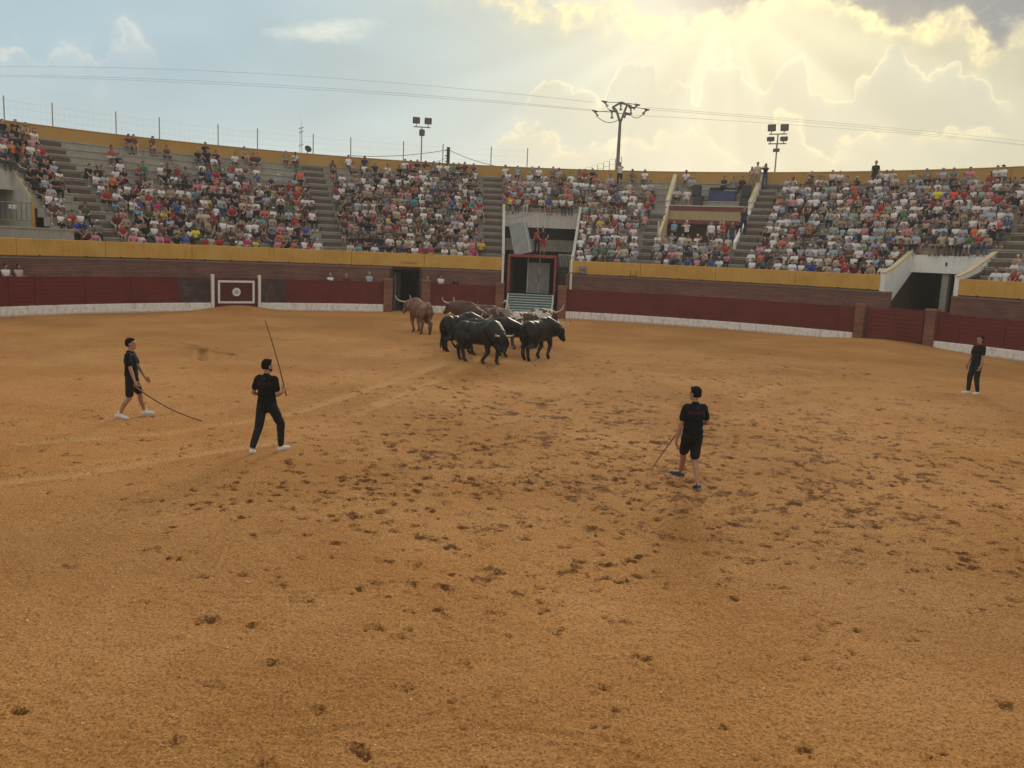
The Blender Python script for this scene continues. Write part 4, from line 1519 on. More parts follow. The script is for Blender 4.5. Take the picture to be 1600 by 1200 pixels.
# ------------------------------------------------------------------ organic bodies: tapered limbs fused into one skin
def _cap(V, Fc, p0, r0, p1, r1, seg=12, rg=4):
    p0, p1 = Vector(p0), Vector(p1)
    d = p1 - p0
    L = max(d.length, 1e-5)
    q = d.to_track_quat('Z', 'Y').to_matrix()
    prof = [(math.sin(PI / 2 * i / rg) * r0, -math.cos(PI / 2 * i / rg) * r0) for i in range(rg + 1)]
    prof += [(math.cos(PI / 2 * i / rg) * r1, L + math.sin(PI / 2 * i / rg) * r1) for i in range(rg + 1)]
    prof[0] = (r0 * .02, prof[0][1])
    prof[-1] = (r1 * .02, prof[-1][1])
    b = len(V)
    for rr, z in prof:
        for k in range(seg):
            t = 2 * PI * k / seg
            V.append(p0 + q @ Vector((rr * math.cos(t), rr * math.sin(t), z)))
    n = len(prof)
    for i in range(n - 1):
        for k in range(seg):
            Fc.append((b + i * seg + k, b + i * seg + (k + 1) % seg, b + (i + 1) * seg + (k + 1) % seg, b + (i + 1) * seg + k))
    Fc.append(tuple(b + k for k in reversed(range(seg))))
    Fc.append(tuple(b + (n - 1) * seg + k for k in range(seg)))


def _ell(V, Fc, c, rad, R=None, seg=16, rg=10):
    c = Vector(c)
    b = len(V)
    for i in range(rg + 1):
        t = PI * i / rg
        s_ = max(math.sin(t), .02)
        for k in range(seg):
            u = 2 * PI * k / seg
            p = Vector((rad[0] * s_ * math.cos(u), rad[1] * s_ * math.sin(u), -rad[2] * math.cos(t)))
            V.append(c + (R @ p if R is not None else p))
    for i in range(rg):
        for k in range(seg):
            Fc.append((b + i * seg + k, b + i * seg + (k + 1) % seg, b + (i + 1) * seg + (k + 1) % seg, b + (i + 1) * seg + k))
    Fc.append(tuple(b + k for k in reversed(range(seg))))
    Fc.append(tuple(b + rg * seg + k for k in range(seg)))


def cp_(p0, r0, p1, r1, tag=0): return ('c', Vector(p0), r0, Vector(p1), r1, tag)
def el_(c, rad, tag=0, R=None): return ('e', Vector(c), rad, R, None, tag)


def xf(prims, M):
    """transform a list of shapes rigidly"""
    R = M.to_3x3()
    out = []
    for p in prims:
        if p[0] == 'c':
            out.append(('c', M @ p[1], p[2], M @ p[3], p[4], p[5]))
        else:
            out.append(('e', M @ p[1], p[2], R @ p[3] if p[3] is not None else R.copy(), None, p[5]))
    return out


def organic(prims, voxel=.012, smooth=6, ratio=1.0, name='skin', wrinkle=0.0, seed=0):
    """fuse overlapping shapes into one skin; material index of a face = tag of its nearest shape"""
    V, Fc = [], []
    for p in prims:
        if p[0] == 'c':
            _cap(V, Fc, p[1], p[2], p[3], p[4])
        else:
            _ell(V, Fc, p[1], p[2], p[3])
    me = bpy.data.meshes.new(name)
    me.from_pydata([tuple(v) for v in V], [], Fc)
    o = bpy.data.objects.new('tmp', me)
    C.objects.link(o)
    m = o.modifiers.new('r', 'REMESH')
    m.mode = 'VOXEL'
    m.voxel_size = voxel
    if smooth:
        m = o.modifiers.new('s', 'SMOOTH')
        m.factor = .5
        m.iterations = smooth
    if ratio < 1:
        m = o.modifiers.new('d', 'DECIMATE')
        m.ratio = ratio
    dg = bpy.context.evaluated_depsgraph_get()
    r = bpy.data.meshes.new_from_object(o.evaluated_get(dg))
    bpy.data.objects.remove(o)
    bpy.data.meshes.remove(me)
    r.name = name
    n = len(r.polygons)
    if wrinkle:
        co = np.zeros(len(r.vertices) * 3, np.float32)
        no = np.zeros(len(r.vertices) * 3, np.float32)
        r.vertices.foreach_get('co', co)
        r.vertices.foreach_get('normal', no)
        co, no = co.reshape(-1, 3), no.reshape(-1, 3)
        w = vnoise(co[:, 0] * 14 + co[:, 1] * 9 + seed, co[:, 2] * 22 + seed, seed) + .5 * vnoise(co[:, 0] * 34 + seed, co[:, 2] * 40 + co[:, 1] * 30, seed + 1)
        co += no * (w * wrinkle)[:, None]
        r.vertices.foreach_set('co', co.ravel())
    cen = np.zeros(n * 3, np.float32)
    r.polygons.foreach_get('center', cen)
    cen = cen.reshape(-1, 3)
    best = np.full(n, 1e9)
    tag = np.zeros(n, np.int32)
    for p in prims:
        if p[0] == 'c':
            a, b = np.array(p[1]), np.array(p[3])
            d = b - a
            t = np.clip(((cen - a) @ d) / max(d @ d, 1e-9), 0, 1)
            ds = np.linalg.norm(cen - a - t[:, None] * d, axis=1) - (p[2] + (p[4] - p[2]) * t)
        else:
            q = cen - np.array(p[1])
            if p[3] is not None:
                q = q @ np.array(p[3])
            rad = np.array(p[2])
            ds = (np.linalg.norm(q / rad, axis=1) - 1) * rad.min()
        k = ds < best
        best[k] = ds[k]
        tag[k] = p[5]
    r.polygons.foreach_set('material_index', tag)
    r.polygons.foreach_set('use_smooth', np.ones(n, bool))
    return r


def join_meshes(name, ms):
    V, Fc, mi = [], [], []
    for m in ms:
        b = len(V)
        V += [tuple(v.co) for v in m.vertices]
        for p in m.polygons:
            Fc.append(tuple(b + i for i in p.vertices))
            mi.append(p.material_index)
    me = bpy.data.meshes.new(name)
    me.from_pydata(V, [], Fc)
    me.polygons.foreach_set('material_index', mi)
    me.polygons.foreach_set('use_smooth', [True] * len(Fc))
    return me


def ik(a, c, l1, l2, hint):
    """joint between a and c, bent towards hint"""
    a, c, hint = Vector(a), Vector(c), Vector(hint)
    d = c - a
    L = min(d.length, (l1 + l2) * .999)
    u = d.normalized()
    c2 = a + u * L
    x = (l1 * l1 - l2 * l2 + L * L) / (2 * L)
    h = math.sqrt(max(l1 * l1 - x * x, 0))
    v = (hint - u * hint.dot(u)).normalized()
    return a + u * x + v * h, c2


# ------------------------------------------------------------------ cattle
def coat(name, base, dark, patch=None, amt=0.0, sc=2.2, rough=.55):
    m = bpy.data.materials.new(name)
    m.use_nodes = True
    nt = m.node_tree
    b = nt.nodes['Principled BSDF']
    b.inputs['Roughness'].default_value = rough
    b.inputs['Specular IOR Level'].default_value = .22
    b.inputs['Sheen Weight'].default_value = .0
    tc = nt.nodes.new('ShaderNodeTexCoord')
    p = X(nt, tc.outputs['Object'])
    n1 = noise(nt, p, 2.4, 4, .6)
    c = mixc(nt, n1.ss(.3, .7), base, dark)
    if patch:
        n2 = noise(nt, p, sc, 3, .55, dist=.8)
        c = mixc(nt, n2.ss(.5 - amt, .52 - amt), c, patch)
    hair = noise(nt, p, 55, 3, .6)
    c = scalec(nt, c, hair * .3 + .85)
    nt.links.new(c.s, b.inputs['Base Color'])
    bn = nt.nodes.new('ShaderNodeBump')
    bn.inputs['Strength'].default_value = .25
    bn.inputs['Distance'].default_value = .01
    nt.links.new(hair.s, bn.inputs['Height'])
    nt.links.new(bn.outputs[0], b.inputs['Normal'])
    return m


HOOF = mat('dark_hoof', (.022, .017, .013), .6)
HORN = mat('ivory_horn', (.52, .44, .32), .45, .12, 12, .05, 60)
HORNT = mat('dark_horn_tip', (.03, .022, .018), .4)
EYE_M = mat('dark_eye', (.006, .005, .004), .15, 0, 1, 0, 1)
BLACKC = coat('black_bull_coat', (.0050, .0045, .0048), (.013, .009, .007), (.030, .021, .015), -.10, 2.6, rough=.42)
BROWNC = coat('chestnut_ox_coat', (.19, .090, .055), (.13, .062, .040), (.27, .16, .11), -.10, 1.6)
BROWND = coat('dark_brown_ox_coat', (.105, .048, .032), (.070, .034, .024), (.12, .055, .035), -.10, 1.5)
ROANC = coat('white_and_brown_patched_coat', (.60, .53, .45), (.46, .40, .34), (.075, .032, .022), .035, 2.0)
GREYC = coat('grey_brown_ox_coat', (.26, .20, .165), (.17, .12, .095), (.07, .032, .022), .02, 1.8)


def make_bull(name, label, cat, loc, rz, coatm, s=1.0, feet=(0, 0, 0, 0), neck=(0.0, 0.0), nose=-.9, tail='down', horn=1.0, fat=1.0, group=None,
              head_m=None, tail_m=None, brand=False):
    """feet: forward offset of front right, front left, rear right, rear left hoof; neck: (sideways turn, height change); nose: head pitch"""
    t = thing(name, label, cat, loc, group, rz)
    t.scale = (s, s, s)
    f = fat * .93
    pr = [el_((0, -.60, 1.08), (.27 * f, .28, .27)), el_((0, -.28, 1.06), (.27 * f, .42, .28)), el_((0, .08, .98), (.32 * f, .50, .37)),
          el_((0, -.12, .86), (.29 * f, .50, .27 * f)), el_((0, .42, .97), (.27 * f, .34, .39)), el_((0, .42, 1.24), (.17, .42, .19)), el_((0, .60, 1.20), (.17, .30, .20)),
          el_((0, -.74, 1.02), (.21, .18, .23))]
    for sx in (-1, 1):
        pr.append(el_((sx * .18 * f, .43, .96), (.13, .22, .34)))
        pr.append(el_((sx * .17 * f, -.60, .90), (.145, .27, .34)))
    # neck and head
    yaw, dz = neck
    cyw, syw = math.cos(yaw), math.sin(yaw)
    nb = Vector((0, .60, 1.12))
    hb = nb + Vector((-syw * .50, cyw * .50, .04 + dz))
    pr.append(cp_(nb, .33, nb.lerp(hb, .60) + Vector((0, 0, -.02)), .265))
    pr.append(cp_(nb + Vector((0, 0, .12)), .22, hb + Vector((0, 0, .02)), .155))
    pr.append(cp_(nb + Vector((0, .0, -.26)), .16, nb.lerp(hb, .8) + Vector((0, 0, -.18)), .10))
    yw2 = yaw * 1.5
    HM = Matrix.Translation(hb) @ Matrix.Rotation(yw2, 4, 'Z') @ Matrix.Rotation(nose, 4, 'X') @ Matrix.Scale(1.12, 4)
    hd = [cp_((0, -.02, .02), .140, (0, .16, .0), .120), cp_((0, .12, -.005), .112, (0, .33, -.03), .082), el_((0, .36, -.03), (.092, .058, .070)),
          el_((0, .06, .080), (.115, .12, .060)), cp_((0, .05, -.08), .09, (0, .29, -.085), .058),
          el_((.17, -.02, .02), (.085, .03, .045)), el_((-.17, -.02, .02), (.085, .03, .045))]
    pr += xf(hd, HM)
    # legs
    for i, sx in enumerate((1, -1)):
        dy = feet[i]
        sh = Vector((sx * .165 * f, .46, .82))
        hoof = Vector((sx * .15 + 0, .46 + dy, .05))
        fet = hoof + Vector((0, -.035, .10))
        kn, _ = ik(sh, fet, .40, .36, (0, 1, 0))
        pr += [cp_(sh + Vector((0, 0, .05)), .150, kn, .076), cp_(kn, .076, fet, .054), cp_(fet, .060, hoof + Vector((0, 0, .03)), .058)]
        pr += [cp_(hoof + Vector((0, .01, .03)), .062, hoof + Vector((0, .04, -.006)), .064, 1)]
        dy = feet[2 + i]
        hip = Vector((sx * .17 * f, -.58, .88))
        hoof = Vector((sx * .15, -.66 + dy, .05))
        fet = hoof + Vector((0, -.04, .10))
        hock = fet + Vector((0, -.07 - dy * .10, .34))
        st, _ = ik(hip, hock, .34, .42, (0, 1, .1))
        pr += [cp_(hip, .20, st, .15), cp_(st, .14, hock, .078), cp_(hock, .074, fet, .054), cp_(fet, .060, hoof + Vector((0, 0, .03)), .058)]
        pr += [cp_(hoof + Vector((0, .01, .03)), .062, hoof + Vector((0, .04, -.006)), .064, 1)]
    me = organic(pr, .022, 8, .6, 'body')
    o = link('body', me, t)
    me.materials.append(coatm)
    me.materials.append(HOOF)
    # horns
    for sx in (-1, 1):
        pts = [(sx * .10, -.03, .08), (sx * (.10 + .12 * horn), -.04, .10), (sx * (.10 + .22 * horn), -.03, .10 + .06 * horn), (sx * (.10 + .27 * horn), -.04, .10 + .16 * horn), (sx * (.10 + .26 * horn), -.04 - .05 * horn, .10 + .26 * horn), (sx * (.10 + .22 * horn), -.04 - .12 * horn, .10 + .33 * horn)]
        fine = []
        for k in range(len(pts) - 1):
            for j in range(3):
                fine.append(Vector(pts[k]).lerp(Vector(pts[k + 1]), j / 3))
        fine.append(Vector(pts[-1]))
        fine = [HM @ (fine[max(0, i_ - 1)] + fine[i_] + fine[min(len(fine) - 1, i_ + 1)]) / 1 if False else HM @ ((fine[max(0, i_ - 1)] + fine[i_] * 2 + fine[min(len(fine) - 1, i_ + 1)]) / 4) for i_ in range(len(fine))]
        mb = MB()
        mb.tube(fine, .038, 10, r1=.006)
        h = link('horn', None)
        bpy.data.objects.remove(h)
        me = bpy.data.meshes.new('horn')
        me.from_pydata(mb.v, [], mb.f)
        me.polygons.foreach_set('use_smooth', [True] * len(me.polygons))
        ho = link('horn', me, t, HORN)
        me.materials.append(HORNT)
        for p in me.polygons:
            if min(p.vertices) >= 10 * 12:
                p.material_index = 1
        e = MB()
        ec = HM @ Vector((sx * .098, .13, .03))
        e.lathe(ec, [(.002, -.016), (.014, -.008), (.016, 0), (.014, .008), (.002, .016)], 8)
        me = bpy.data.meshes.new('eye')
        me.from_pydata(e.v, [], e.f)
        link('eye', me, t, EYE_M)
    # tail
    if tail == 'down':
        pts = [(0, -.80, 1.24), (0, -.93, 1.16), (.01, -.97, .95), (.02, -.97, .72), (.02, -.96, .52)]
        tuft = [cp_(pts[-1], .030, (.02, -.985, .34), .045, 0), cp_((.02, -.985, .34), .045, (.02, -.975, .16), .018, 0)]
    elif tail == 'side':
        pts = [(0, -.80, 1.24), (.05, -.93, 1.12), (.16, -1.0, .95), (.22, -.98, .75), (.14, -.96, .58)]
        tuft = [cp_(pts[-1], .03, (.02, -.95, .46), .04, 0), cp_((.02, -.95, .46), .04, (-.12, -.95, .38), .015, 0)]
    else:
        pts = [(0, -.80, 1.24), (0, -.95, 1.32), (-.02, -1.0, 1.48), (-.08, -.98, 1.62), (-.17, -.96, 1.69)]
        tuft = [cp_(pts[-1], .035, (-.27, -.95, 1.70), .050, 0), cp_((-.27, -.95, 1.70), .050, (-.38, -.94, 1.64), .030, 0)]
    tp = [cp_(pts[i], .040 - i * .004, pts[i + 1], .036 - i * .004) for i in range(len(pts) - 1)] + tuft
    me = organic(tp, .012, 2, .5, 'tail')
    link('tail', me, t, tail_m or coatm)
    if brand:
        mb = MB()
        for (y, z) in ((-.52, 1.02), (-.52, .82)):
            pass
    return t


def on_ground(px, py):
    v = far_at(px, py, 1.0)
    k = (0 - EYE) / (v.z - EYE)
    return Vector((v.x * k, v.y * k, 0))


def heading(dx, dy): return math.atan2(-dx, dy)


def put(px, py):
    q = on_ground(px, py)
    return (q.x, q.y, ground_z(q.x, q.y) - .01)


BG = 'fighting bulls of the herd'
OG = 'oxen of the herd'
make_bull('horned_ox', 'chestnut brown ox standing alone near the doorway, turned away', 'ox', put(656, 520), heading(-.45, .88), BROWNC, 1.08,
          feet=(.06, -.10, -.10, .12), neck=(.35, -.02), nose=-.95, tail='down', horn=1.2, fat=1.05, group=OG)
make_bull('horned_ox', 'dark brown ox walking away to the left behind the black bulls', 'ox', put(743, 529), heading(-.97, .22), BROWND, 1.12,
          feet=(.12, -.12, .1, -.1), neck=(-.25, .06), nose=-.7, horn=.8, fat=1.1, group=OG)
make_bull('fighting_bull', 'black bull with pale rump shine, leftmost of the herd, rear to the camera', 'bull', put(716, 547), heading(.62, .78), BLACKC, 1.02,
          feet=(.1, -.1, -.12, .05), neck=(-.3, -.1), tail='down', group=BG)
make_bull('horned_ox', 'brown ox with a long horn facing left behind the patched ox', 'ox', put(800, 541), heading(-.93, -.10), GREYC, 1.08,
          feet=(-.05, .1, -.1, .1), neck=(.05, .05), nose=-1.0, horn=1.1, group=OG)
make_bull('horned_ox', 'white and brown patched ox flicking its pale tail upward', 'ox', put(824, 543), heading(.72, .66), ROANC, 1.10,
          feet=(.12, -.12, -.18, .10), neck=(-.25, .05), nose=-.75, tail='up', horn=1.25, fat=1.05, group=OG, tail_m=mat('pale_tail_hair', (.50, .40, .30), .8))
make_bull('fighting_bull', 'black bull half hidden in the middle of the herd, head lowered', 'bull', put(764, 556), heading(.96, -.12), BLACKC, 1.0,
          feet=(.15, -.1, .1, -.1), neck=(.25, -.12), nose=-1.15, horn=1.1, group=BG)
make_bull('fighting_bull', 'black bull at the front of the herd striding towards the camera, head low', 'bull', put(746, 567), heading(.74, -.55), BLACKC, 1.06,
          feet=(-.12, .22, .26, -.22), neck=(-.35, -.22), nose=-1.3, tail='side', horn=.62, group=BG)
make_bull('fighting_bull', 'black bull on the right of the herd, turned away with head low', 'bull', put(838, 562), heading(.50, .80), BLACKC, 1.06,
          feet=(.05, -.12, -.10, .10), neck=(-.55, -.16), nose=-1.05, horn=.85, tail='down', group=BG)


# ------------------------------------------------------------------ the four men in the ring
SKIN = mat('tanned_skin', (.36, .185, .115), .6, .08, 20, .04, 80, spec=.35)
HAIRD = mat('dark_hair', (.009, .0065, .005), .8, .2, 30, .1, 120, bump=.5, bs=120, spec=.12)
BLACKT = mat('black_cotton', (.0065, .0065, .008), .9, .15, 14, .05, 80, bump=.2, bs=30, spec=.2)
BLACKS = mat('black_sports_fabric', (.0085, .0085, .010), .75, .15, 10, .05, 60, bump=.2, bs=25, spec=.3)
WSHOE = mat('white_trainer', (.62, .61, .60), .55, .06, 20, .04, 60)
DSHOE = mat('dark_trainer', (.030, .034, .045), .6, .15, 30, .04, 60)
GSOLE = mat('grey_sole', (.30, .31, .33), .6)
REDINK = mat('dark_red_print', (.085, .008, .010), .8, 0, 1, 0, 1)
WINK = mat('grey_print', (.30, .32, .33), .8, 0, 1, 0, 1)


def hand_prims(w, f, n, side, curl, spread=.12):
    """a hand at wrist w pointing along f, palm facing n; side = direction of the thumb; curl in radians per joint"""
    f, n, side = Vector(f).normalized(), Vector(n).normalized(), Vector(side).normalized()
    pr = [cp_(w, .024, w + f * .03, .026), ]
    R = Matrix((side, f, n)).transposed()
    pr.append(el_(w + f * .065, (.040, .048, .016), 0, R))
    for i in range(4):
        off = (1.5 - i) * .0205
        base = w + f * (.100 + (.006, .010, .007, -.004)[i]) + side * off
        L = (.040, .045, .042, .034)[i]
        d, p = f + side * off * spread, base
        a = 0
        for k in range(3):
            a += curl
            dd = (f * math.cos(a) + n * math.sin(a) + side * off * 2 * spread).normalized()
            q = p + dd * L * (1, .72, .55)[k]
            pr.append(cp_(p, .0092 - .0008 * k, q, .0085 - .0008 * k))
            p = q
    b = w + f * .03 + side * .030
    p1 = b + (side * .6 + f * .7 + n * .25).normalized() * .042
    p2 = p1 + (side * .15 + f * .8 + n * (.2 + curl * .5)).normalized() * .034
    pr += [cp_(b, .014, p1, .0115), cp_(p1, .011, p2, .009)]
    return pr


def snap_text(s, size, centre, parent, shirt_me, m, name, normal_dir):
    """flat lettering laid on the shirt's surface"""
    from mathutils.bvhtree import BVHTree
    cu = bpy.data.curves.new(name, 'FONT')
    cu.body = s
    cu.size = size
    cu.align_x = 'CENTER'
    cu.align_y = 'CENTER'
    cu.resolution_u = 2
    tmp = bpy.data.objects.new('t', cu)
    C.objects.link(tmp)
    dg = bpy.context.evaluated_depsgraph_get()
    me = bpy.data.meshes.new_from_object(tmp.evaluated_get(dg))
    bpy.data.objects.remove(tmp)
    bm = bmesh.new()
    bm.from_mesh(me)
    bmesh.ops.subdivide_edges(bm, edges=[e for e in bm.edges if e.calc_length() > .02], cuts=2)
    bm.to_mesh(me)
    bm.free()
    me.materials.clear()
    me.materials.append(m)
    bvh = BVHTree.FromPolygons([v.co.copy() for v in shirt_me.vertices], [tuple(p.vertices) for p in shirt_me.polygons])
    for v in me.vertices:
        src = Vector((centre[0] + v.co.x, -1.0, centre[2] + v.co.y))
        hit = bvh.ray_cast(src, Vector((0, 1, 0)))
        y = (hit[0].y if hit[0] is not None else centre[1]) - .003
        v.co = Vector((src.x, y, src.z))
    return link(name, me, parent)


def person_skeleton(lean=0.0, twist=0.0, pelvis=.95, side=0.0):
    T = Matrix.Translation((0, 0, pelvis)) @ Matrix.Rotation(-side, 4, 'Y') @ Matrix.Rotation(-lean, 4, 'X') @ Matrix.Rotation(twist, 4, 'Z') @ Matrix.Translation((0, 0, -.95))
    return T


def make_man(label, loc, rz, s, pelvis, ankles, toe_dirs, wrists, hand_f, hand_n, lean, head, shoes, shorts, curls, text=True, hair_top=.0, elbow_hint=((.5, -1, -.2), (-.5, -1, -.2)), beard=False, feet_pitch=(0, 0)):
    """index 0 = right limb, 1 = left limb; everything in the man's own frame, facing +Y"""
    t = thing('person', label, 'person', loc, 'men in black in the ring', rz)
    t.scale = (s, s, s)
    T = person_skeleton(lean, 0, pelvis)
    dzp = pelvis - .95
    tor = [el_((0, 0, .97), (.158, .112, .12)), el_((0, .004, 1.12), (.138, .100, .17)), el_((0, .0, 1.30), (.168, .112, .17)),
           cp_((-.145, -.008, 1.415), .058, (.145, -.008, 1.415), .058), cp_((0, -.01, 1.42), .075, (0, 0, 1.50), .056), cp_((0, 0, 1.47), .055, (0, .012, 1.56), .052)]
    body = xf(tor, T)
    yaw, pit = head
    HM = T @ Matrix.Translation((0, .015, 1.585)) @ Matrix.Rotation(lean * .8, 4, 'X') @ Matrix.Rotation(yaw, 4, 'Z') @ Matrix.Rotation(pit, 4, 'X')
    hd = [el_((0, .0, .085), (.073, .092, .088)), el_((0, .030, .030), (.056, .062, .075)), cp_((0, .075, -.022), .026, (0, .062, -.030), .03),
          cp_((0, .094, .062), .011, (0, .112, .030), .015), el_((0, .085, -.004), (.026, .014, .010)), el_((.075, -.002, .050), (.012, .02, .032)), el_((-.075, -.002, .050), (.012, .02, .032)),
          el_((0, .082, .083), (.050, .014, .010))]
    body += xf(hd, HM)
    slv, slv2 = [], []
    hands = []
    for i, sx in enumerate((1, -1)):
        sh = T @ Vector((sx * .172, -.008, 1.412))
        el, wr = ik(sh, Vector(wrists[i]), .285, .255, elbow_hint[i])
        body += [cp_(sh, .052, sh.lerp(el, .5), .046), cp_(sh.lerp(el, .5), .045, el, .037), cp_(el, .038, el.lerp(wr, .35), .038), cp_(el.lerp(wr, .35), .037, wr, .025)]
        slv += [cp_(sh.lerp(el, .04), .061, sh.lerp(el, .62), .063)]
        f = Vector(hand_f[i]) if hand_f[i] is not None else (wr - el)
        f.normalize()
        n = Vector(hand_n[i])
        n = (n - f * n.dot(f)).normalized()
        sd = f.cross(n) * (1 if sx > 0 else -1)
        hands += hand_prims(wr, f, n, sd * hand_thumb[i], curls[i])
    legs, pants = [], []
    shoe_objs = []
    Rp = Matrix.Translation((0, 0, dzp))
    for i, sx in enumerate((1, -1)):
        hip = T @ Vector((sx * .088, 0, .93))
        an = Vector(ankles[i])
        td = Vector((toe_dirs[i][0], toe_dirs[i][1], 0)).normalized()
        kn, an = ik(hip, an, .43, .42, (td.x, td.y, .05))
        cal = kn.lerp(an, .32) - td * .018
        body += [cp_(hip, .088, kn, .055), cp_(kn, .053, cal, .054), cp_(cal, .053, an, .033), el_(kn + td * .014, (.045, .045, .05))]
        if shorts:
            pants += [cp_(hip + Vector((0, 0, .01)), .103, hip.lerp(kn, .80), .083)]
        else:
            pants += [cp_(hip + Vector((0, 0, .01)), .103, kn, .080), el_(kn + td * .010, (.070, .070, .085)), cp_(kn, .080, an.lerp(kn, .10), .056)]
        pq = feet_pitch[i]
        fwd_ = (td * math.cos(pq) + Vector((0, 0, -math.sin(pq)))).normalized()
        up_ = (Vector((0, 0, 1)) * math.cos(pq) + td * math.sin(pq)).normalized()
        heel = an - up_ * .048 - fwd_ * .045
        ball = heel + fwd_ * .175
        toe = heel + fwd_ * .225
        ssp = [cp_(heel, .036, ball, .040, 0), cp_(ball, .040, toe, .028, 0), cp_(an - up_ * .02, .042, an - up_ * .045, .046, 0), cp_(an - up_ * .03, .040, ball + up_ * .0, .034, 0),
               cp_(heel - up_ * .022, .032, toe - up_ * .022 - fwd_ * .01, .030, 1)]
        body += [cp_(an, .033, heel, .03), cp_(heel, .03, ball, .032)]
        me = organic(ssp, .008, 3, .5, 'shoe')
        o = link('shoe', me, t)
        me.materials.append(shoes[0])
        me.materials.append(shoes[1])
        if shorts and shoes[0] is WSHOE:
            me = organic([cp_(an + Vector((0, 0, .035)), .041, an - up_ * .02, .043)], .008, 2, .6, 'sock')
            link('sock', me, t, WSHOE if shoes[0] is DSHOE else BLACKS if not shorts else WSHOE)
    bm_ = organic(body, .011, 5, .55, 'body')
    hm_ = organic(hands, .0042, 2, .5, 'hand')
    me = join_meshes('body', [bm_, hm_])
    link('body', me, t, SKIN)
    # clothes
    sh_pr = xf([el_((0, .0, 1.01), (.184, .138, .15)), el_((0, .004, 1.14), (.182, .130, .18)), el_((0, 0, 1.29), (.196, .132, .18)),
                cp_((-.150, -.008, 1.415), .071, (.150, -.008, 1.415), .071), cp_((0, -.014, 1.40), .10, (0, -.012, 1.450), .082), cp_((0, 0, .95), .125, (0, 0, .91), .135)], T)
    sm = organic(sh_pr + slv, .011, 4, .7, 't_shirt', .007, 5)
    link('t_shirt', sm, t, BLACKT)
    pm = organic(xf([el_((0, 0, .955), (.166, .122, .11))], T) + pants, .011, 4, .7, 'trousers', .009, 9)
    link('shorts' if shorts else 'trousers', pm, t, BLACKS)
    # hair
    hp = [el_((0, -.012, .108), (.084, .099, .085)), el_((0, -.030, .070), (.081, .084, .095)), el_((0, .030, .152 + hair_top), (.060, .062, .028)), el_((0, -.01, .158 + hair_top), (.066, .07, .028))]
    hmesh = organic(xf(hp, HM), .007, 2, .6, 'hair', .006, 3)
    # keep the hair off the face and neck
    bmh = bmesh.new()
    bmh.from_mesh(hmesh)
    HI = HM.inverted()
    kill = []
    for v in bmh.verts:
        q = HI @ v.co
        if (q.y > .045 and q.z < .112) or (q.z < .030 + max(q.y, -.02) * 1.2):
            kill.append(v)
    bmesh.ops.delete(bmh, geom=kill, context='VERTS')
    bmh.to_mesh(hmesh)
    bmh.free()
    link('hair', hmesh, t, HAIRD)
    for sx in (-1, 1):
        e = MB()
        ec = HM @ Vector((sx * .028, .083, .066))
        e.lathe(ec, [(.001, -.009), (.008, -.005), (.010, 0), (.008, .005), (.001, .009)], 8)
        me = bpy.data.meshes.new('eye')
        me.from_pydata(e.v, [], e.f)
        link('eye', me, t, EYE_M)
        bp = organic([cp_(HM @ Vector((sx * .014, .089, .083)), .005, HM @ Vector((sx * .042, .078, .084)), .004)], .004, 0, .6, 'eyebrow')
        link('eyebrow', bp, t, HAIRD)
    if beard:
        bp = organic(xf([el_((0, .052, -.012), (.052, .052, .034)), el_((0, .02, .0), (.060, .05, .03))], HM), .007, 2, .6, 'beard')
        bmh = bmesh.new()
        bmh.from_mesh(bp)
        bmesh.ops.delete(bmh, geom=[v for v in bmh.verts if (HI @ v.co).z > .012], context='VERTS')
        bmh.to_mesh(bp)
        bmh.free()
        link('beard', bp, t, HAIRD)
    if text:
        c = T @ Vector((0, 0, 1.335))
        snap_text('RECORTES', .068, (c.x + .0, -.2, c.z), t, sm, REDINK, 'back_lettering', None)
        c = T @ Vector((0, 0, 1.425))
        snap_text('/', .05, (c.x + .0, -.2, c.z), t, sm, WINK, 'collar_mark', None)
    return t


hand_thumb = (1, 1)


def local_of(t_loc, rz, s, p):
    M = Matrix.LocRotScale(Vector(t_loc), Euler((0, 0, rz)), Vector((s, s, s)))
    return M.inverted() @ Vector(p)


def world_of(t_loc, rz, s, p):
    return Matrix.LocRotScale(Vector(t_loc), Euler((0, 0, rz)), Vector((s, s, s))) @ Vector(p)


def foot_at(loc, rz, s, px, py, h=.085):
    q = on_ground(px, py)
    return local_of(loc, rz, s, (q.x, q.y, ground_z(q.x, q.y) + h * s))


def stick(label, pts, r0, r1, m):
    o = MB().tube(pts, r0, 8, r1=r1).build('herding_stick', m, None, smooth=True)
    tagt(o, label, 'stick', 'long herding sticks')
    return o


def bend(p0, p1, sag, n=12):
    return [p0.lerp(p1, i / n) + sag * 4 * (i / n) * (1 - i / n) for i in range(n + 1)]


# man walking to the right, trailing a long bowed stick
L1 = put(207, 656)
R1 = heading(1, .12)
S1 = .985
a0, a1 = foot_at(L1, R1, S1, 187, 655, .10), foot_at(L1, R1, S1, 227, 650)
w0 = Vector((.27, .16, .80))
make_man('man in black t-shirt, shorts and white trainers walking right, trailing a long bowed stick', L1, R1, S1, .905,
         (a0, a1), ((0, 1), (0, 1)), (w0, (-.20, .22, .86)), (Vector((.1, .45, -.9)), Vector((0, .6, -.6))), ((-1, .1, 0), (1, .1, 0)), -.02, (0, .08),
         (WSHOE, WSHOE), True, (1.0, .6), text=False, feet_pitch=(.3, 0))
hw = world_of(L1, R1, S1, w0 + Vector((-.0, .06, -.075)))
e = on_ground(316, 658)
e.z = ground_z(e.x, e.y) + .012
back = hw + (hw - e).normalized() * .12
stick('long pale bowed stick trailing on the sand from the left man\'s hand', bend(back, e, Vector((0, 0, -.10))), .017, .012, STICKM)

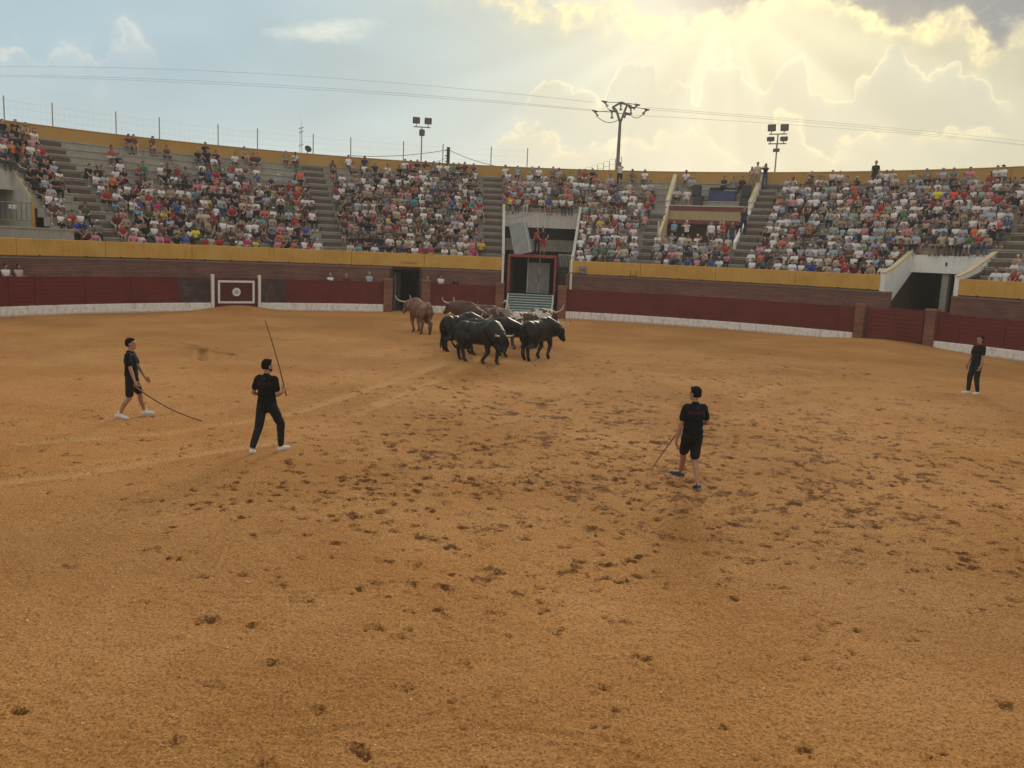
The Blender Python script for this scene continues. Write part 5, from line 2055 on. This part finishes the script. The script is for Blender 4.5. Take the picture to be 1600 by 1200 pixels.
# man with the raised stick
L2 = put(417, 705)
R2 = heading(.18, 1)
S2 = .985
a0, a1 = foot_at(L2, R2, S2, 439, 703), foot_at(L2, R2, S2, 394, 709, .095)
wq = far_at(442, 613, 15.70)
w0 = local_of(L2, R2, S2, wq)
make_man('man in black with long trousers and white trainers, back turned, raising a stick', L2, R2, S2, .915,
         (a0, a1), ((.5, 1), (-.15, 1)), (w0, (-.20, .22, 1.02)), (Vector((.15, .6, .75)), Vector((.1, .9, .1))), ((-.6, .3, .0), (1, .2, 0)), -.01, (-.55, .0),
         (WSHOE, WSHOE), False, (1.15, .7), hair_top=.012, beard=True, feet_pitch=(0, .35), elbow_hint=((.45, -.3, -1), (-.5, -1, -.2)))
hw = world_of(L2, R2, S2, Vector(w0) + Vector((.0, .055, .065)))
e = far_at(414, 500, 15.9)
stick('dark straight stick held upright by the man with his back turned', bend(hw + (hw - e).normalized() * .14, e, Vector((.02, 0, 0))), .012, .008, STICKD)

# man walking away on the right-hand side
L3 = put(1076, 760)
R3_ = heading(-.30, 1)
S3 = 1.0
a0, a1 = foot_at(L3, R3_, S3, 1090, 765, .105), foot_at(L3, R3_, S3, 1062, 749)
w1 = (-.245, .10, .775)
make_man('man in black t-shirt and shorts with dark trainers, back turned, holding a short stick', L3, R3_, S3, .925,
         (a0, a1), ((.1, 1), (-.75, 1)), ((.20, .26, 1.08), w1), (Vector((-.5, .6, .1)), Vector((0, .25, -1))), ((-1, 0, 0), (1, .1, 0)), -.01, (.45, .0),
         (DSHOE, GSOLE), True, (.5, .45), feet_pitch=(.25, 0), elbow_hint=((.5, -1, -.5), (-.4, -1, -.1)))
hw = world_of(L3, R3_, S3, (-.17, .26, .88))
e = far_at(1019, 732, 14.2)
stick('dark straight stick slanting down from the back-turned man in shorts', bend(hw, e, Vector((0, 0, .01))), .011, .008, STICKD)
pt = bpy.data.objects['person.002'] if 'person.002' in bpy.data.objects else None

# man standing near the far barrier
L4 = put(1520, 616)
R4 = heading(-1, -.25)
S4 = 1.05
a0, a1 = foot_at(L4, R4, S4, 1519, 615), foot_at(L4, R4, S4, 1524, 618)
make_man('man in black with long trousers and white trainers standing by the right-hand barrier', L4, R4, S4, .945,
         ((.09, .10, .085), (-.10, -.06, .085)), ((.2, 1), (-.2, 1)), ((.24, .10, .84), (-.24, .06, .84)), (Vector((0, .3, -1)), Vector((0, .35, -1))), ((-1, .1, 0), (1, .1, 0)), -.06, (0, .12),
         (WSHOE, WSHOE), False, (.4, .5), text=False, hair_top=.006)


# ------------------------------------------------------------------ spectators
def pal(name, c, rough=.85):
    return mat(name, c, rough, 0, 1, 0, 1)


SKINS = [pal('fair_skin', (.48, .28, .21), .6), pal('tan_skin', (.38, .20, .14), .6), pal('brown_skin', (.20, .095, .060), .6)]
HAIRS = [pal('black_hair', (.012, .009, .008)), pal('brown_hair', (.05, .028, .017)), pal('grey_hair', (.28, .26, .24)), pal('fair_hair', (.24, .15, .07)), pal('white_cap', (.55, .54, .50))]
SHIRTC = {'white': (.72, .71, .69), 'cream': (.50, .43, .32), 'black': (.014, .014, .016), 'navy': (.018, .024, .055), 'red': (.36, .030, .030), 'maroon': (.12, .018, .022),
          'pink': (.60, .24, .27), 'coral': (.55, .16, .11), 'pale blue': (.36, .43, .52), 'blue': (.035, .10, .34), 'turquoise': (.035, .26, .30), 'sky blue': (.14, .32, .44),
          'grey': (.19, .19, .19), 'dark grey': (.055, .055, .058), 'olive': (.085, .085, .045), 'green': (.035, .20, .09), 'mint': (.28, .42, .34), 'yellow': (.62, .46, .07),
          'bright yellow': (.75, .68, .03), 'orange': (.62, .17, .03), 'neon orange': (.85, .10, .04), 'purple': (.16, .07, .24), 'brown': (.12, .065, .04), 'beige': (.36, .28, .20),
          'magenta': (.50, .035, .14), 'royal blue': (.015, .04, .36), 'lime': (.42, .70, .05), 'lavender': (.34, .30, .46)}
SHIRTS = {k: pal(k.replace(' ', '_') + '_cloth', v) for k, v in SHIRTC.items()}
TROUC = {'black': (.013, .013, .015), 'navy': (.018, .024, .05), 'denim': (.05, .085, .15), 'beige': (.26, .20, .14), 'grey': (.13, .13, .13), 'white': (.50, .49, .46), 'olive': (.07, .07, .045), 'red': (.30, .03, .03)}
TROUS = {k: pal(k + '_trouser_cloth', v) for k, v in TROUC.items()}
SHOEM = [pal('black_shoe', (.02, .02, .02)), pal('white_shoe', (.55, .55, .53)), pal('brown_shoe', (.12, .07, .04))]


def spectator_mesh(name, seated=True, lean=.1, knees=.16, arm='lap', legs='short', long_hair=False, bulk=1.0, cap=False, head=(0, 0), stance=.12, drop=0.0, ratio=.30):
    """tags: 0 skin, 1 shirt, 2 trousers, 3 hair, 4 shoes"""
    b = bulk
    pz = .10 if seated else .92
    T = Matrix.Translation((0, 0, pz)) @ Matrix.Rotation(-lean, 4, 'X') @ Matrix.Translation((0, 0, -.95))
    pr = [el_((0, 0, .96), (.17 * b, .125 * b, .12), 2 if not seated else 1), el_((0, .005, 1.10), (.15 * b, .12 * b, .18), 1), el_((0, 0, 1.29), (.175 * b, .12 * b, .17), 1),
          cp_((-.135, -.01, 1.40), .062, (.135, -.01, 1.40), .062, 1), cp_((0, 0, 1.45), .054, (0, .01, 1.53), .052, 0)]
    pr = xf(pr, T)
    HM = T @ Matrix.Translation((0, .015, 1.575)) @ Matrix.Rotation(lean * .7 + head[1], 4, 'X') @ Matrix.Rotation(head[0], 4, 'Z')
    hd = [el_((0, .012, .055), (.076, .088, .10), 0), el_((0, .045, .005), (.052, .055, .07), 0), cp_((0, .098, .05), .012, (0, .116, .03), .016, 0), el_((0, -.016, .095), (.090, .10, .082), 3),
          el_((0, -.045, .05), (.085, .07, .09), 3)]
    if long_hair:
        hd += [cp_((0, -.06, .06), .075, (0, -.075, -.14), .055, 3), cp_((.06, -.02, .04), .035, (.075, -.01, -.10), .03, 3), cp_((-.06, -.02, .04), .035, (-.075, -.01, -.10), .03, 3)]
    if cap:
        hd += [el_((0, .07, .115), (.07, .09, .018), 3)]
    pr += xf(hd, HM)
    sh = [T @ Vector((sx * .165, -.01, 1.395)) for sx in (1, -1)]
    kz = .10
    if seated:
        kneesp = [Vector((sx * knees, .46, kz + .0)) for sx in (1, -1)]
    wr = {'lap': [Vector((.12, .30, .22)), Vector((-.12, .30, .22))], 'knees': [Vector((.15, .44, .22)), Vector((-.15, .44, .22))],
          'folded': [T @ Vector((-.10, .19, 1.17)), T @ Vector((.10, .20, 1.14))], 'clasp': [Vector((.03, .50, .14)), Vector((-.03, .50, .15))],
          'chin': [T @ Vector((.03, .14, 1.48)), Vector((-.08, .34, .24))], 'camera': [T @ Vector((.07, .30, 1.52)), T @ Vector((-.05, .30, 1.52))],
          'down': [Vector((.25, .05, .80 if not seated else .02)), Vector((-.25, .05, .80 if not seated else .02))],
          'hips': [T @ Vector((.19, .04, 1.02)), T @ Vector((-.19, .04, 1.02))], 'back': [Vector((.30, -.14, .02)), Vector((-.30, -.14, .02))]}[arm]
    for i, sx in enumerate((1, -1)):
        hint = Vector((sx * .9, -.5, -.6)) if arm not in ('hips',) else Vector((sx, -.4, 0))
        el, w = ik(sh[i], wr[i], .28, .25, hint)
        pr += [cp_(sh[i], .062, sh[i].lerp(el, .50), .054, 1), cp_(sh[i].lerp(el, .6), .046, el, .042, 0), cp_(el, .042, w, .032, 0), cp_(w, .038, w + (w - el).normalized() * .08, .034, 0)]
        if seated:
            hip = Vector((sx * .10, .02, .10))
            kn = kneesp[i]
            foot = Vector((sx * (knees + (.02 if i else -.03)), .43 + .08 * (i * 2 - 1) * (1 if legs != 'long' else .3), -.41 + drop))
            tag2 = 2 if legs == 'long' else 0
            pr += [cp_(hip, .11 * b, hip.lerp(kn, .75), .085, 2), cp_(hip.lerp(kn, .8), .078, kn, .066, 2 if legs != 'bare' else 0),
                   cp_(kn, .062, foot + Vector((0, -.02, .12)), .045, tag2), cp_(foot + Vector((0, -.03, .04)), .045, foot + Vector((0, .12, .0)), .042, 4)]
        else:
            hip = Vector((sx * .095, 0, .90))
            foot = Vector((sx * stance, .02, .045))
            kn = Vector((sx * (stance + .0), .03, .48))
            tag2 = 2 if legs == 'long' else 0
            pr += [cp_(hip, .105 * b, kn.lerp(hip, .15), .075, 2), cp_(kn, .062, foot + Vector((0, -.03, .10)), .045, tag2), cp_(foot + Vector((0, -.04, 0)), .045, foot + Vector((0, .14, 0)), .042, 4)]
    me = organic(pr, .026, 1, ratio, name)
    return me


VAR = [spectator_mesh('spectator_body', True, .22, .15, 'lap'), spectator_mesh('spectator_body', True, .42, .17, 'clasp', bulk=1.1),
       spectator_mesh('spectator_body', True, .05, .12, 'folded', 'long', bulk=1.12), spectator_mesh('spectator_body', True, .30, .14, 'knees', 'long'),
       spectator_mesh('spectator_body', True, .35, .13, 'chin', head=(.2, 0)), spectator_mesh('spectator_body', True, .12, .09, 'lap', 'bare', True, .88),
       spectator_mesh('spectator_body', True, .30, .10, 'clasp', 'bare', True, .86, head=(-.3, 0)), spectator_mesh('spectator_body', True, .02, .10, 'camera', 'short', True, .9),
       spectator_mesh('spectator_body', True, .15, .19, 'knees', 'short', bulk=1.18, cap=True, head=(-.2, 0)), spectator_mesh('spectator_body', True, -.10, .14, 'back', 'long', head=(.3, 0)),
       spectator_mesh('spectator_body', True, .25, .11, 'folded', 'long', True, .92, head=(.35, 0)), spectator_mesh('spectator_body', True, .12, .14, 'lap', 'long', bulk=1.1, cap=True)]
POSE = ['hands in the lap', 'leaning forward', 'arms folded', 'hands on the knees', 'hand at the chin', 'hands in the lap', 'leaning forward', 'holding up a phone', 'hands on the knees',
        'leaning back', 'arms folded', 'hands in the lap']
STAND = [spectator_mesh('standing_body', False, .0, arm='down', legs='long'), spectator_mesh('standing_body', False, .02, arm='folded', legs='long', bulk=1.05),
         spectator_mesh('standing_body', False, .0, arm='hips', legs='short', bulk=1.1), spectator_mesh('standing_body', False, .04, arm='camera', legs='long', long_hair=True, bulk=.9),
         spectator_mesh('standing_body', False, .04, arm='lap' if False else 'folded', legs='short', long_hair=True, bulk=.9), spectator_mesh('standing_body', False, .15, arm='camera', legs='long', bulk=1.0, cap=True)]
for me in VAR + STAND:
    for _ in range(5):
        me.materials.append(SKINS[0])

SEATRNG = random.Random(21)
W_LEFT = [('white', 24), ('black', 17), ('grey', 6), ('dark grey', 6), ('red', 6), ('maroon', 4), ('pink', 5), ('coral', 2), ('navy', 6), ('pale blue', 4), ('sky blue', 2), ('olive', 4), ('beige', 4), ('brown', 4),
          ('yellow', 1), ('cream', 4), ('green', 1), ('blue', 2), ('orange', 1)]
W_MID = [('white', 26), ('black', 18), ('grey', 8), ('dark grey', 8), ('red', 4), ('maroon', 4), ('pink', 4), ('navy', 6), ('pale blue', 5), ('sky blue', 1), ('olive', 4), ('beige', 5), ('brown', 4), ('cream', 5), ('blue', 1), ('turquoise', 1)]
W_RIGHT = [('white', 34), ('cream', 9), ('pale blue', 13), ('grey', 10), ('black', 7), ('dark grey', 5), ('beige', 7), ('pink', 5), ('coral', 2), ('red', 3), ('navy', 3), ('mint', 3), ('lavender', 2), ('brown', 4), ('maroon', 2), ('green', 1), ('blue', 1)]
W_TROU = [('black', 22), ('navy', 16), ('denim', 22), ('beige', 18), ('grey', 12), ('white', 5), ('olive', 5)]


def pick(w, g):
    t = g.random() * sum(x[1] for x in w)
    for n_, v in w:
        t -= v
        if t <= 0:
            return n_
    return w[-1][0]


def to_px(v):
    """where a point of the ring shows in the 1600-pixel survey of the stand (used only to read the survey of taken seats)"""
    d = Vector(v) - Vector((0, 0, EYE))
    z = d.dot(fwd)
    x, y = d.dot(right0) / z * FPX, -d.dot(up0) / z * FPX
    return 800 + x * cr_ - y * sr_, 600 + x * sr_ + y * cr_


def taken(x, y, a, k):
    """share of seats taken, surveyed block by block (head position of the seat in survey pixels)"""
    if a < -49.2:
        if x < 0:
            return .85
        if x > 92 and y < 330:
            return .08
        if y < 320:
            return .86
        return .75 if x < 118 else .25
    if a < -24.2:
        if y > 352:
            return .72 if (x < 118 or x > 172) else .18
        if x < 172:
            return .58 if y > 250 else .0
        if x < 260:
            return .80 if y > 295 else (.48 if y > 258 else .03)
        if x < 300:
            return .88 if y > 258 else .15
        if x < 400:
            return .86 if y > 252 else .25
        return .86 if y > (268 + (x - 400) * .05) else .25
    if a < -4.3:
        if y < 268 + max(0, (640 - x)) * .06:
            return .25 if x < 620 else .88
        return .87
    if a < 15.0:
        if k >= 12:
            return .55
        if k >= 8:
            return .84
        return .93
    if a < 16.9:
        return .2 if k < 9 else .1
    if a < 26.0:
        if k >= 10:
            return .0
        return .92 if k <= 3 else .0
    if x < 1255 and y > 300:
        return .62 if y < 330 else .88
    if y < 268:
        return .30
    if y < 285:
        return .55 if x < 1420 or 1530 < x < 1575 else .8
    return .93


NOTED = [  # survey pixel of the head, shirt, body variant
    (303, 362, 'bright yellow', 0), (265, 364, 'magenta', 3), (381, 368, 'magenta', 2), (464, 264, 'neon orange', 0), (115, 351, 'royal blue', 2), (75, 349, 'white', 2), (95, 352, 'dark grey', 8),
    (140, 354, 'maroon', 4), (180, 358, 'red', 5), (195, 358, 'pink', 5), (225, 361, 'white', 3), (349, 262, 'green', 0), (362, 262, 'red', 5), (175, 310, 'sky blue', 3), (190, 309, 'grey', 8),
    (245, 320, 'magenta', 5), (208, 290, 'red', 4), (80, 250, 'pale blue', 8), (50, 258, 'black', 0), (22, 252, 'olive', 3), (365, 319, 'red', 3), (347, 313, 'pale blue', 3), (393, 337, 'mint', 3),
    (410, 340, 'sky blue', 3), (430, 341, 'beige', 8), (478, 308, 'white', 3), (446, 322, 'green', 5), (470, 357, 'blue', 3), (486, 362, 'turquoise', 4), (427, 374, 'pink', 0), (465, 374, 'coral', 0),
    (583, 338, 'red', 0), (610, 340, 'yellow', 2), (649, 312, 'turquoise', 8), (735, 314, 'turquoise', 3), (717, 304, 'white', 8), (706, 315, 'blue', 3), (648, 285, 'coral', 3), (579, 270, 'sky blue', 3),
    (741, 388, 'magenta', 5), (753, 391, 'yellow', 0), (818, 292, 'sky blue', 2), (825, 280, 'cream', 1), (890, 300, 'coral', 5), (931, 382, 'turquoise', 8), (945, 384, 'green', 2), (906, 379, 'white', 3),
    (1018, 308, 'red', 3), (937, 345, 'yellow', 0), (1054, 345 - 30, 'cream', 0), (1465, 298, 'bright yellow', 0), (1494, 292, 'neon orange', 5), (1524, 360, 'orange', 9), (1239, 350, 'neon orange', 2), (1272, 405, 'royal blue', 3),
    (1310, 348, 'mint', 0), (1323, 412, 'red', 3), (1355, 390, 'lavender', 3), (1079, 405, 'blue', 3), (1146, 405, 'pink', 3), (1130, 403, 'white', 3), (1493, 395, 'white', 7), (1530, 402, 'white', 3),
    (1520, 265, 'pink', 3), (1330, 288, 'coral', 0), (1290, 298, 'pale blue', 3), (1576, 258, 'white', 8), (1600 - 10, 330, 'pale blue', 3)]

people = []          # dicts of everybody in the stand
seats = []
for k in range(NT):
    r, z = tier_r(k) + .10, tier_z(k)
    for u, v in spans(k, -64, 66):
        step = math.degrees(.475 / r)
        a = u + step * .7
        while a < v - step * .5:
            aa = a + SEATRNG.uniform(-.26, .26) * step
            a += step
            if any(abs(aa - m_) < hw + .35 and k0 <= k <= k1 for m_, hw, k0, k1 in AISLES):
                continue
            seats.append((k, aa, r, z))
# people sitting up on the rim side of the last tier belong to row 13
used = {}
heads = [to_px(P(a, r, z + .72)) for k, a, r, z in seats]
for (hx, hy, col, var) in NOTED:
    best = min(range(len(seats)), key=lambda i: (heads[i][0] - hx) ** 2 + 1.5 * (heads[i][1] - hy) ** 2 + (1e9 if i in used else 0))
    used[best] = (col, var)
# lone groups high in the stand, seen sitting apart
GROUPS_AT = [(197, 214, 'maroon', 3), (213, 217, 'brown', 5), (229, 218, 'brown', 6), (308, 238, 'black', 3), (323, 238, 'black', 3), (342, 240, 'navy', 3), (366, 236, 'white', 0), (380, 234, 'beige', 5), (395, 238, 'maroon', 0),
             (505, 258, 'brown', 5), (515, 258, 'black', 6), (607, 256, 'white', 4), (192, 250, 'white', 5), (206, 252, 'red', 3), (228, 255, 'green', 0), (248, 256, 'white', 8), (128, 270, 'black', 1),
             (147, 268, 'white', 3), (139, 288, 'white', 1), (153, 290, 'red', 0), (178, 288, 'white', 3), (197, 288, 'white', 8), (1073, 250, 'white', 3), (1217, 270, 'pale blue', 8)]
for (hx, hy, col, var) in GROUPS_AT:
    best = min(range(len(seats)), key=lambda i: (heads[i][0] - hx) ** 2 + 1.5 * (heads[i][1] - hy) ** 2 + (1e9 if i in used else 0))
    used[best] = (col, var)
run = 1.0
for i, (k, a, r, z) in enumerate(seats):
    x, y = heads[i]
    if i in used:
        col, var = used[i]
    else:
        p = min(1.0, taken(x, y, a, k) * 1.08)
        # neighbours come in groups
        run = 1.0 if SEATRNG.random() < .8 else SEATRNG.choice([.75, 1.1])
        if SEATRNG.random() > p * run:
            continue
        w = W_LEFT if a < -24 else (W_MID if a < -4 else W_RIGHT)
        col = pick(w, SEATRNG)
        var = SEATRNG.randrange(len(VAR))
        if a > 10 and SEATRNG.random() < .45:
            var = SEATRNG.choice([2, 8, 3, 11, 0])
    older = SEATRNG.random() < (.15 if a < 0 else .42)
    hair = 2 if older and var not in (5, 6, 7) else SEATRNG.choice([0, 0, 0, 1, 1, 3 if var in (5, 6, 7, 10) else 0])
    if var in (8, 11) and SEATRNG.random() < .6:
        hair = SEATRNG.choice([4, 4, 0, 2])
    sc = SEATRNG.uniform(.88, 1.04) * (.80 if SEATRNG.random() < .06 else 1)
    jr = SEATRNG.uniform(-.08, .16)
    people.append(dict(k=k, a=a, pos=P(a, r + jr, z - .0), rz=PI - math.radians(a) + SEATRNG.uniform(-.35, .35), s=sc, var=var, shirt=col, trou=pick(W_TROU, SEATRNG), hair=hair,
                       skin=SEATRNG.choice([0, 0, 1, 1, 1, 2]), shoe=SEATRNG.choice([0, 1, 1, 2]), x=x, y=y))

ORD = ['first', 'second', 'third', 'fourth', 'fifth', 'sixth', 'seventh', 'eighth', 'ninth', 'tenth', 'eleventh', 'twelfth', 'thirteenth', 'fourteenth', 'fifteenth', 'sixteenth', 'seventeenth',
       'eighteenth', 'nineteenth', 'twentieth']


def block(a):
    if a < -49.2: return 'beside the concrete entrance'
    if a < -24: return 'between the first two stairs'
    if a < -4.2: return 'left of the truck'
    if a < 16: return 'right of the truck'
    if a < 26.2: return 'under the balcony'
    if a < 53.5: return 'right of the balcony'
    return 'past the white entrance'


def in_view(p): return -8 < p['x'] < 1608


view = [p for p in people if in_view(p)]
# nearest first: these show largest
for p in view:
    p['d'] = (p['pos'] - Vector((0, 0, EYE))).length
view.sort(key=lambda p: p['d'])
N_IND = 268
singles, rest = view[:N_IND], view[N_IND:]
# colours and rows for the labels are counted over everybody in the same block and row
cnt = {}
for p in sorted(view, key=lambda p: p['x']):
    key = (block(p['a']), p['k'], p['shirt'])
    cnt[key] = cnt.get(key, 0) + 1
    p['n'] = cnt[key]
tot = cnt


def dress(o, shirt, trou, hair, skin, shoe):
    for i, m_ in enumerate((SKINS[skin], SHIRTS[shirt], TROUS[trou], HAIRS[hair], SHOEM[shoe])):
        o.material_slots[i].link = 'OBJECT'
        o.material_slots[i].material = m_


for p in singles:
    o = bpy.data.objects.new('seated_spectator', VAR[p['var']])
    C.objects.link(o)
    dress(o, p['shirt'], p['trou'], p['hair'], p['skin'], p['shoe'])
    o.location = p['pos']
    o.rotation_euler = (0, 0, p['rz'])
    o.scale = (p['s'],) * 3
    n_ = tot[(block(p['a']), p['k'], p['shirt'])]
    row = 'top row' if p['k'] == 13 else 'row ' + ('one', 'two', 'three', 'four', 'five', 'six', 'seven', 'eight', 'nine', 'ten', 'eleven', 'twelve', 'thirteen', 'fourteen')[p['k']]
    first = 'spectator in %s' % p['shirt']
    which = '' if n_ == 1 else ', %s such from the left' % ORD[p['n'] - 1]
    pose = (' ' + POSE[p['var']]) if n_ == 1 else ''
    lab = '%s%s%s, %s, %s' % (first, pose, which, row, block(p['a']))
    ws = lab.split()
    if len(ws) > 16:
        lab = '%s%s, %s, %s' % (first, which, row, block(p['a']))
    tagt(o, lab, 'spectator', 'spectators seated on the stand')


def merged(name, plist, meshes, label):
    mats = SKINS + list(SHIRTS.values()) + list(TROUS.values()) + HAIRS + SHOEM
    idx = {m_.name: i for i, m_ in enumerate(mats)}
    data = []
    for me in meshes:
        n = len(me.vertices)
        co = np.zeros(n * 3, np.float32)
        me.vertices.foreach_get('co', co)
        me.calc_loop_triangles()
        tri = np.zeros(len(me.loop_triangles) * 3, np.int32)
        me.loop_triangles.foreach_get('vertices', tri)
        pi = np.zeros(len(me.loop_triangles), np.int32)
        me.loop_triangles.foreach_get('polygon_index', pi)
        mi = np.zeros(len(me.polygons), np.int32)
        me.polygons.foreach_get('material_index', mi)
        data.append((co.reshape(-1, 3), tri.reshape(-1, 3), mi[pi]))
    VV, TT, MM, off = [], [], [], 0
    for p in plist:
        co, tri, mi = data[p['var']]
        c_, s_ = math.cos(p['rz']), math.sin(p['rz'])
        R = np.array([[c_, -s_, 0], [s_, c_, 0], [0, 0, 1]]) * p['s']
        VV.append(co @ R.T + np.array(p['pos']))
        TT.append(tri + off)
        off += len(co)
        lut = np.array([idx[SKINS[p['skin']].name], idx[SHIRTS[p['shirt']].name], idx[TROUS[p['trou']].name], idx[HAIRS[p['hair']].name], idx[SHOEM[p['shoe']].name]])
        MM.append(lut[mi])
    V, T_, M_ = np.concatenate(VV).astype(np.float32), np.concatenate(TT).astype(np.int32), np.concatenate(MM).astype(np.int32)
    me = bpy.data.meshes.new(name)
    me.vertices.add(len(V))
    me.vertices.foreach_set('co', V.ravel())
    me.loops.add(T_.size)
    me.loops.foreach_set('vertex_index', T_.ravel())
    me.polygons.add(len(T_))
    me.polygons.foreach_set('loop_start', np.arange(0, T_.size, 3, dtype=np.int32))
    me.polygons.foreach_set('loop_total', np.full(len(T_), 3, np.int32))
    for m_ in mats:
        me.materials.append(m_)
    me.polygons.foreach_set('material_index', M_)
    me.update(calc_edges=True)
    me.polygons.foreach_set('use_smooth', np.ones(len(T_), bool))
    stuff(tagt(link(name, me), label, 'crowd'))


merged('crowd', rest, VAR, 'packed crowd of seated spectators across the farther middle of the stand')
print('people', len(view), 'singles', len(singles), 'tris each', [len(m_.polygons) for m_ in VAR])


def stander(label, pos, rz, var, shirt, trou, hair=0, skin=1, shoe=0, s=1.0, seated=False, cat='person', group=None, name='standing_person'):
    o = bpy.data.objects.new(name, (VAR if seated else STAND)[var])
    C.objects.link(o)
    dress(o, shirt, trou, hair, skin, shoe)
    o.location = pos
    o.rotation_euler = (0, 0, rz)
    o.scale = (s, s, s)
    tagt(o, label, cat, group)
    return o


def face(a): return PI - math.radians(a)


# two on the truck roof
q = TX @ Vector((.55, .75, TZ + .062))
stander('man in dark shirt and red shorts, hands on hips, standing on the truck roof', q, face(2.2) + .1, 2, 'black', 'red', 0, 1, 0, 1.0)
q = TX @ Vector((.22, 1.0, TZ + .062))
stander('slimmer figure in red behind the man on the truck roof', q, face(2.2) - .3, 0, 'red', 'black', 0, 1, 0, .98)
# people leaning behind the barrier
for px, a_lab, sh_, hr, sk in ((9, 'dark haired man in white behind the barrier at the frame edge', 'white', 0, 1), (29, 'dark haired woman in cream behind the barrier near the frame edge', 'cream', 0, 1),
                               (516, 'bald man in white behind the barrier past the target gate', 'white', 2, 0), (541, 'grey haired man in maroon low behind the barrier', 'maroon', 2, 0),
                               (577, 'grey haired man in pale blue shirt leaning on the barrier end', 'pale blue', 2, 0), (668, 'grey haired man in navy behind the short barrier', 'navy', 2, 0),
                               (689, 'dark haired man in white behind the short barrier', 'white', 0, 1), (712, 'dark haired man in black behind the short barrier', 'black', 0, 1)):
    v = far_at(px, 432, 1)
    # walk along the sight line to the passage radius
    d = Vector((v.x, v.y, 0))
    ox, oy = -CX, -CY
    A_, B_, C_ = d.x ** 2 + d.y ** 2, 2 * (ox * d.x + oy * d.y), ox * ox + oy * oy - (RY - .24) ** 2
    tt_ = (-B_ + math.sqrt(B_ * B_ - 4 * A_ * C_)) / (2 * A_)
    x_, y_ = d.x * tt_, d.y * tt_
    a = math.degrees(math.atan2(x_ - CX, y_ - CY))
    low = -.10 if px in (541, 668, 712, 516) else .0
    stander(a_lab, (x_, y_, .622), face(a), 1 if px != 29 else 4, sh_, 'navy', hr, sk, 0, .97 + low * .9, group='people leaning behind the barrier')
# under the balcony
for i, (a, sh_, tr_, var, hr, lab) in enumerate(((18.6, 'sky blue', 'black', 1, 0, 'man in blue shirt, arms folded, standing under the balcony corner'), (20.1, 'white', 'black', 5, 4, 'person in white shirt and white cap filming under the balcony'),
                                                 (22.9, 'white', 'grey', 0, 0, 'young man in white standing mid way under the balcony'), (23.8, 'white', 'navy', 1, 2, 'grey haired man in white beside the red shirt under the balcony'),
                                                 (24.3, 'red', 'grey', 1, 2, 'grey haired man in red shirt standing under the balcony'), (25.3, 'dark grey', 'denim', 0, 0, 'man in dark shirt and jeans standing near the balcony stairs'),
                                                 (22.5, 'black', 'black', 1, 0, 'man in black at the back under the balcony'))):
    r_ = tier_r(4) + .45 + (.9 if i == 6 else 0) + (.35 if i == 3 else 0)
    q = P(a, r_, tier_z(3) + .002)
    stander(lab, q, face(a) + rnd.uniform(-.3, .3), var, sh_, tr_, hr, 0, 0, 1.0, group='people standing under the balcony')
q = P(26.35, tier_r(5) + .2, tier_z(5))
stander('man in navy shirt leaning by the balcony stairs', q, face(26) + .4, 0, 'navy', 'navy', 0, 1, 0, 1.0)
# on the balcony and against the sky
for a, k, var, sh_, tr_, hr, lab, s_ in ((25.2, 12, 4, 'beige', 'beige', 0, 'figure in beige at the top of the balcony, leftmost of three', .88), (25.75, 12, 0, 'cream', 'beige', 0, 'tall man in cream at the top of the balcony against the sky', 1.06),
                                         (26.6, 12, 3, 'black', 'denim', 1, 'long haired woman in black and jeans at the top of the balcony', 1.0),
                                         (37.5, 12, 0, 'black', 'black', 2, 'bald man in black standing high above the rim wall', 1.04), (11.0, 12, 5, 'white', 'navy', 0, 'man in white holding up a camera by the rim wall', 1.0)):
    q = P(a, tier_r(k) + .25, tier_z(k))
    stander(lab, q, face(a), var, sh_, tr_, hr, 1, 0, s_)
for a, k, var, sh_, tr_, hr, lab in ((18.9, 10, 0, 'white', 'white', 0, 'dark haired man in white clothes sitting on the balcony beside the loudspeakers'), (19.0, 12, 3, 'pale blue', 'beige', 2, 'man in pale blue sitting at the top of the balcony'),
                                     (22.4, 12, 2, 'navy', 'black', 1, 'man in navy sitting behind the draped table'), (23.4, 12, 9, 'grey', 'beige', 0, 'man in grey leaning back beside the draped table'),
                                     (24.3, 12, 9, 'black', 'black', 0, 'man in black leaning back on the balcony')):
    q = P(a, tier_r(k) + .10, tier_z(k))
    stander(lab, q, face(a), var, sh_, tr_, hr, 1, 1, 1.0, seated=True, name='seated_person')
# steward in high-visibility waistcoat beside the white entrance
q = P(-1.15, tier_r(8) + .10, tier_z(8))
stw = stander('steward in orange shirt and lime high-visibility waistcoat above the truck', q, face(-1), 0, 'neon orange', 'navy', 0, 1, 0, 1.0, seated=True, name='seated_person')
vm = organic(xf([el_((0, .02, 1.10), (.168, .14, .16), 0), el_((0, .02, 1.26), (.15, .15, .14), 0)], Matrix.Translation((0, 0, .10)) @ Matrix.Rotation(-.22, 4, 'X') @ Matrix.Translation((0, 0, -.95))), .02, 2, .5, 'waistcoat')
link('waistcoat', vm, stw, SHIRTS['lime'])


# ------------------------------------------------------------------ evening haze hanging in the ring
hz = MB()
hz.box((0, 0, 16.5), (2400, 2400, 36.0))
hm = bpy.data.materials.new('pale_haze')
hm.use_nodes = True
nt = hm.node_tree
nt.nodes.clear()
ho_ = nt.nodes.new('ShaderNodeOutputMaterial')
pv = nt.nodes.new('ShaderNodeVolumePrincipled')
pv.inputs['Color'].default_value = (.93, .94, .95, 1)
pv.inputs['Density'].default_value = HAZE
pv.inputs['Anisotropy'].default_value = .40
nt.links.new(pv.outputs[0], ho_.inputs['Volume'])
hzo = hz.build('haze', hm)
stuff(hzo)
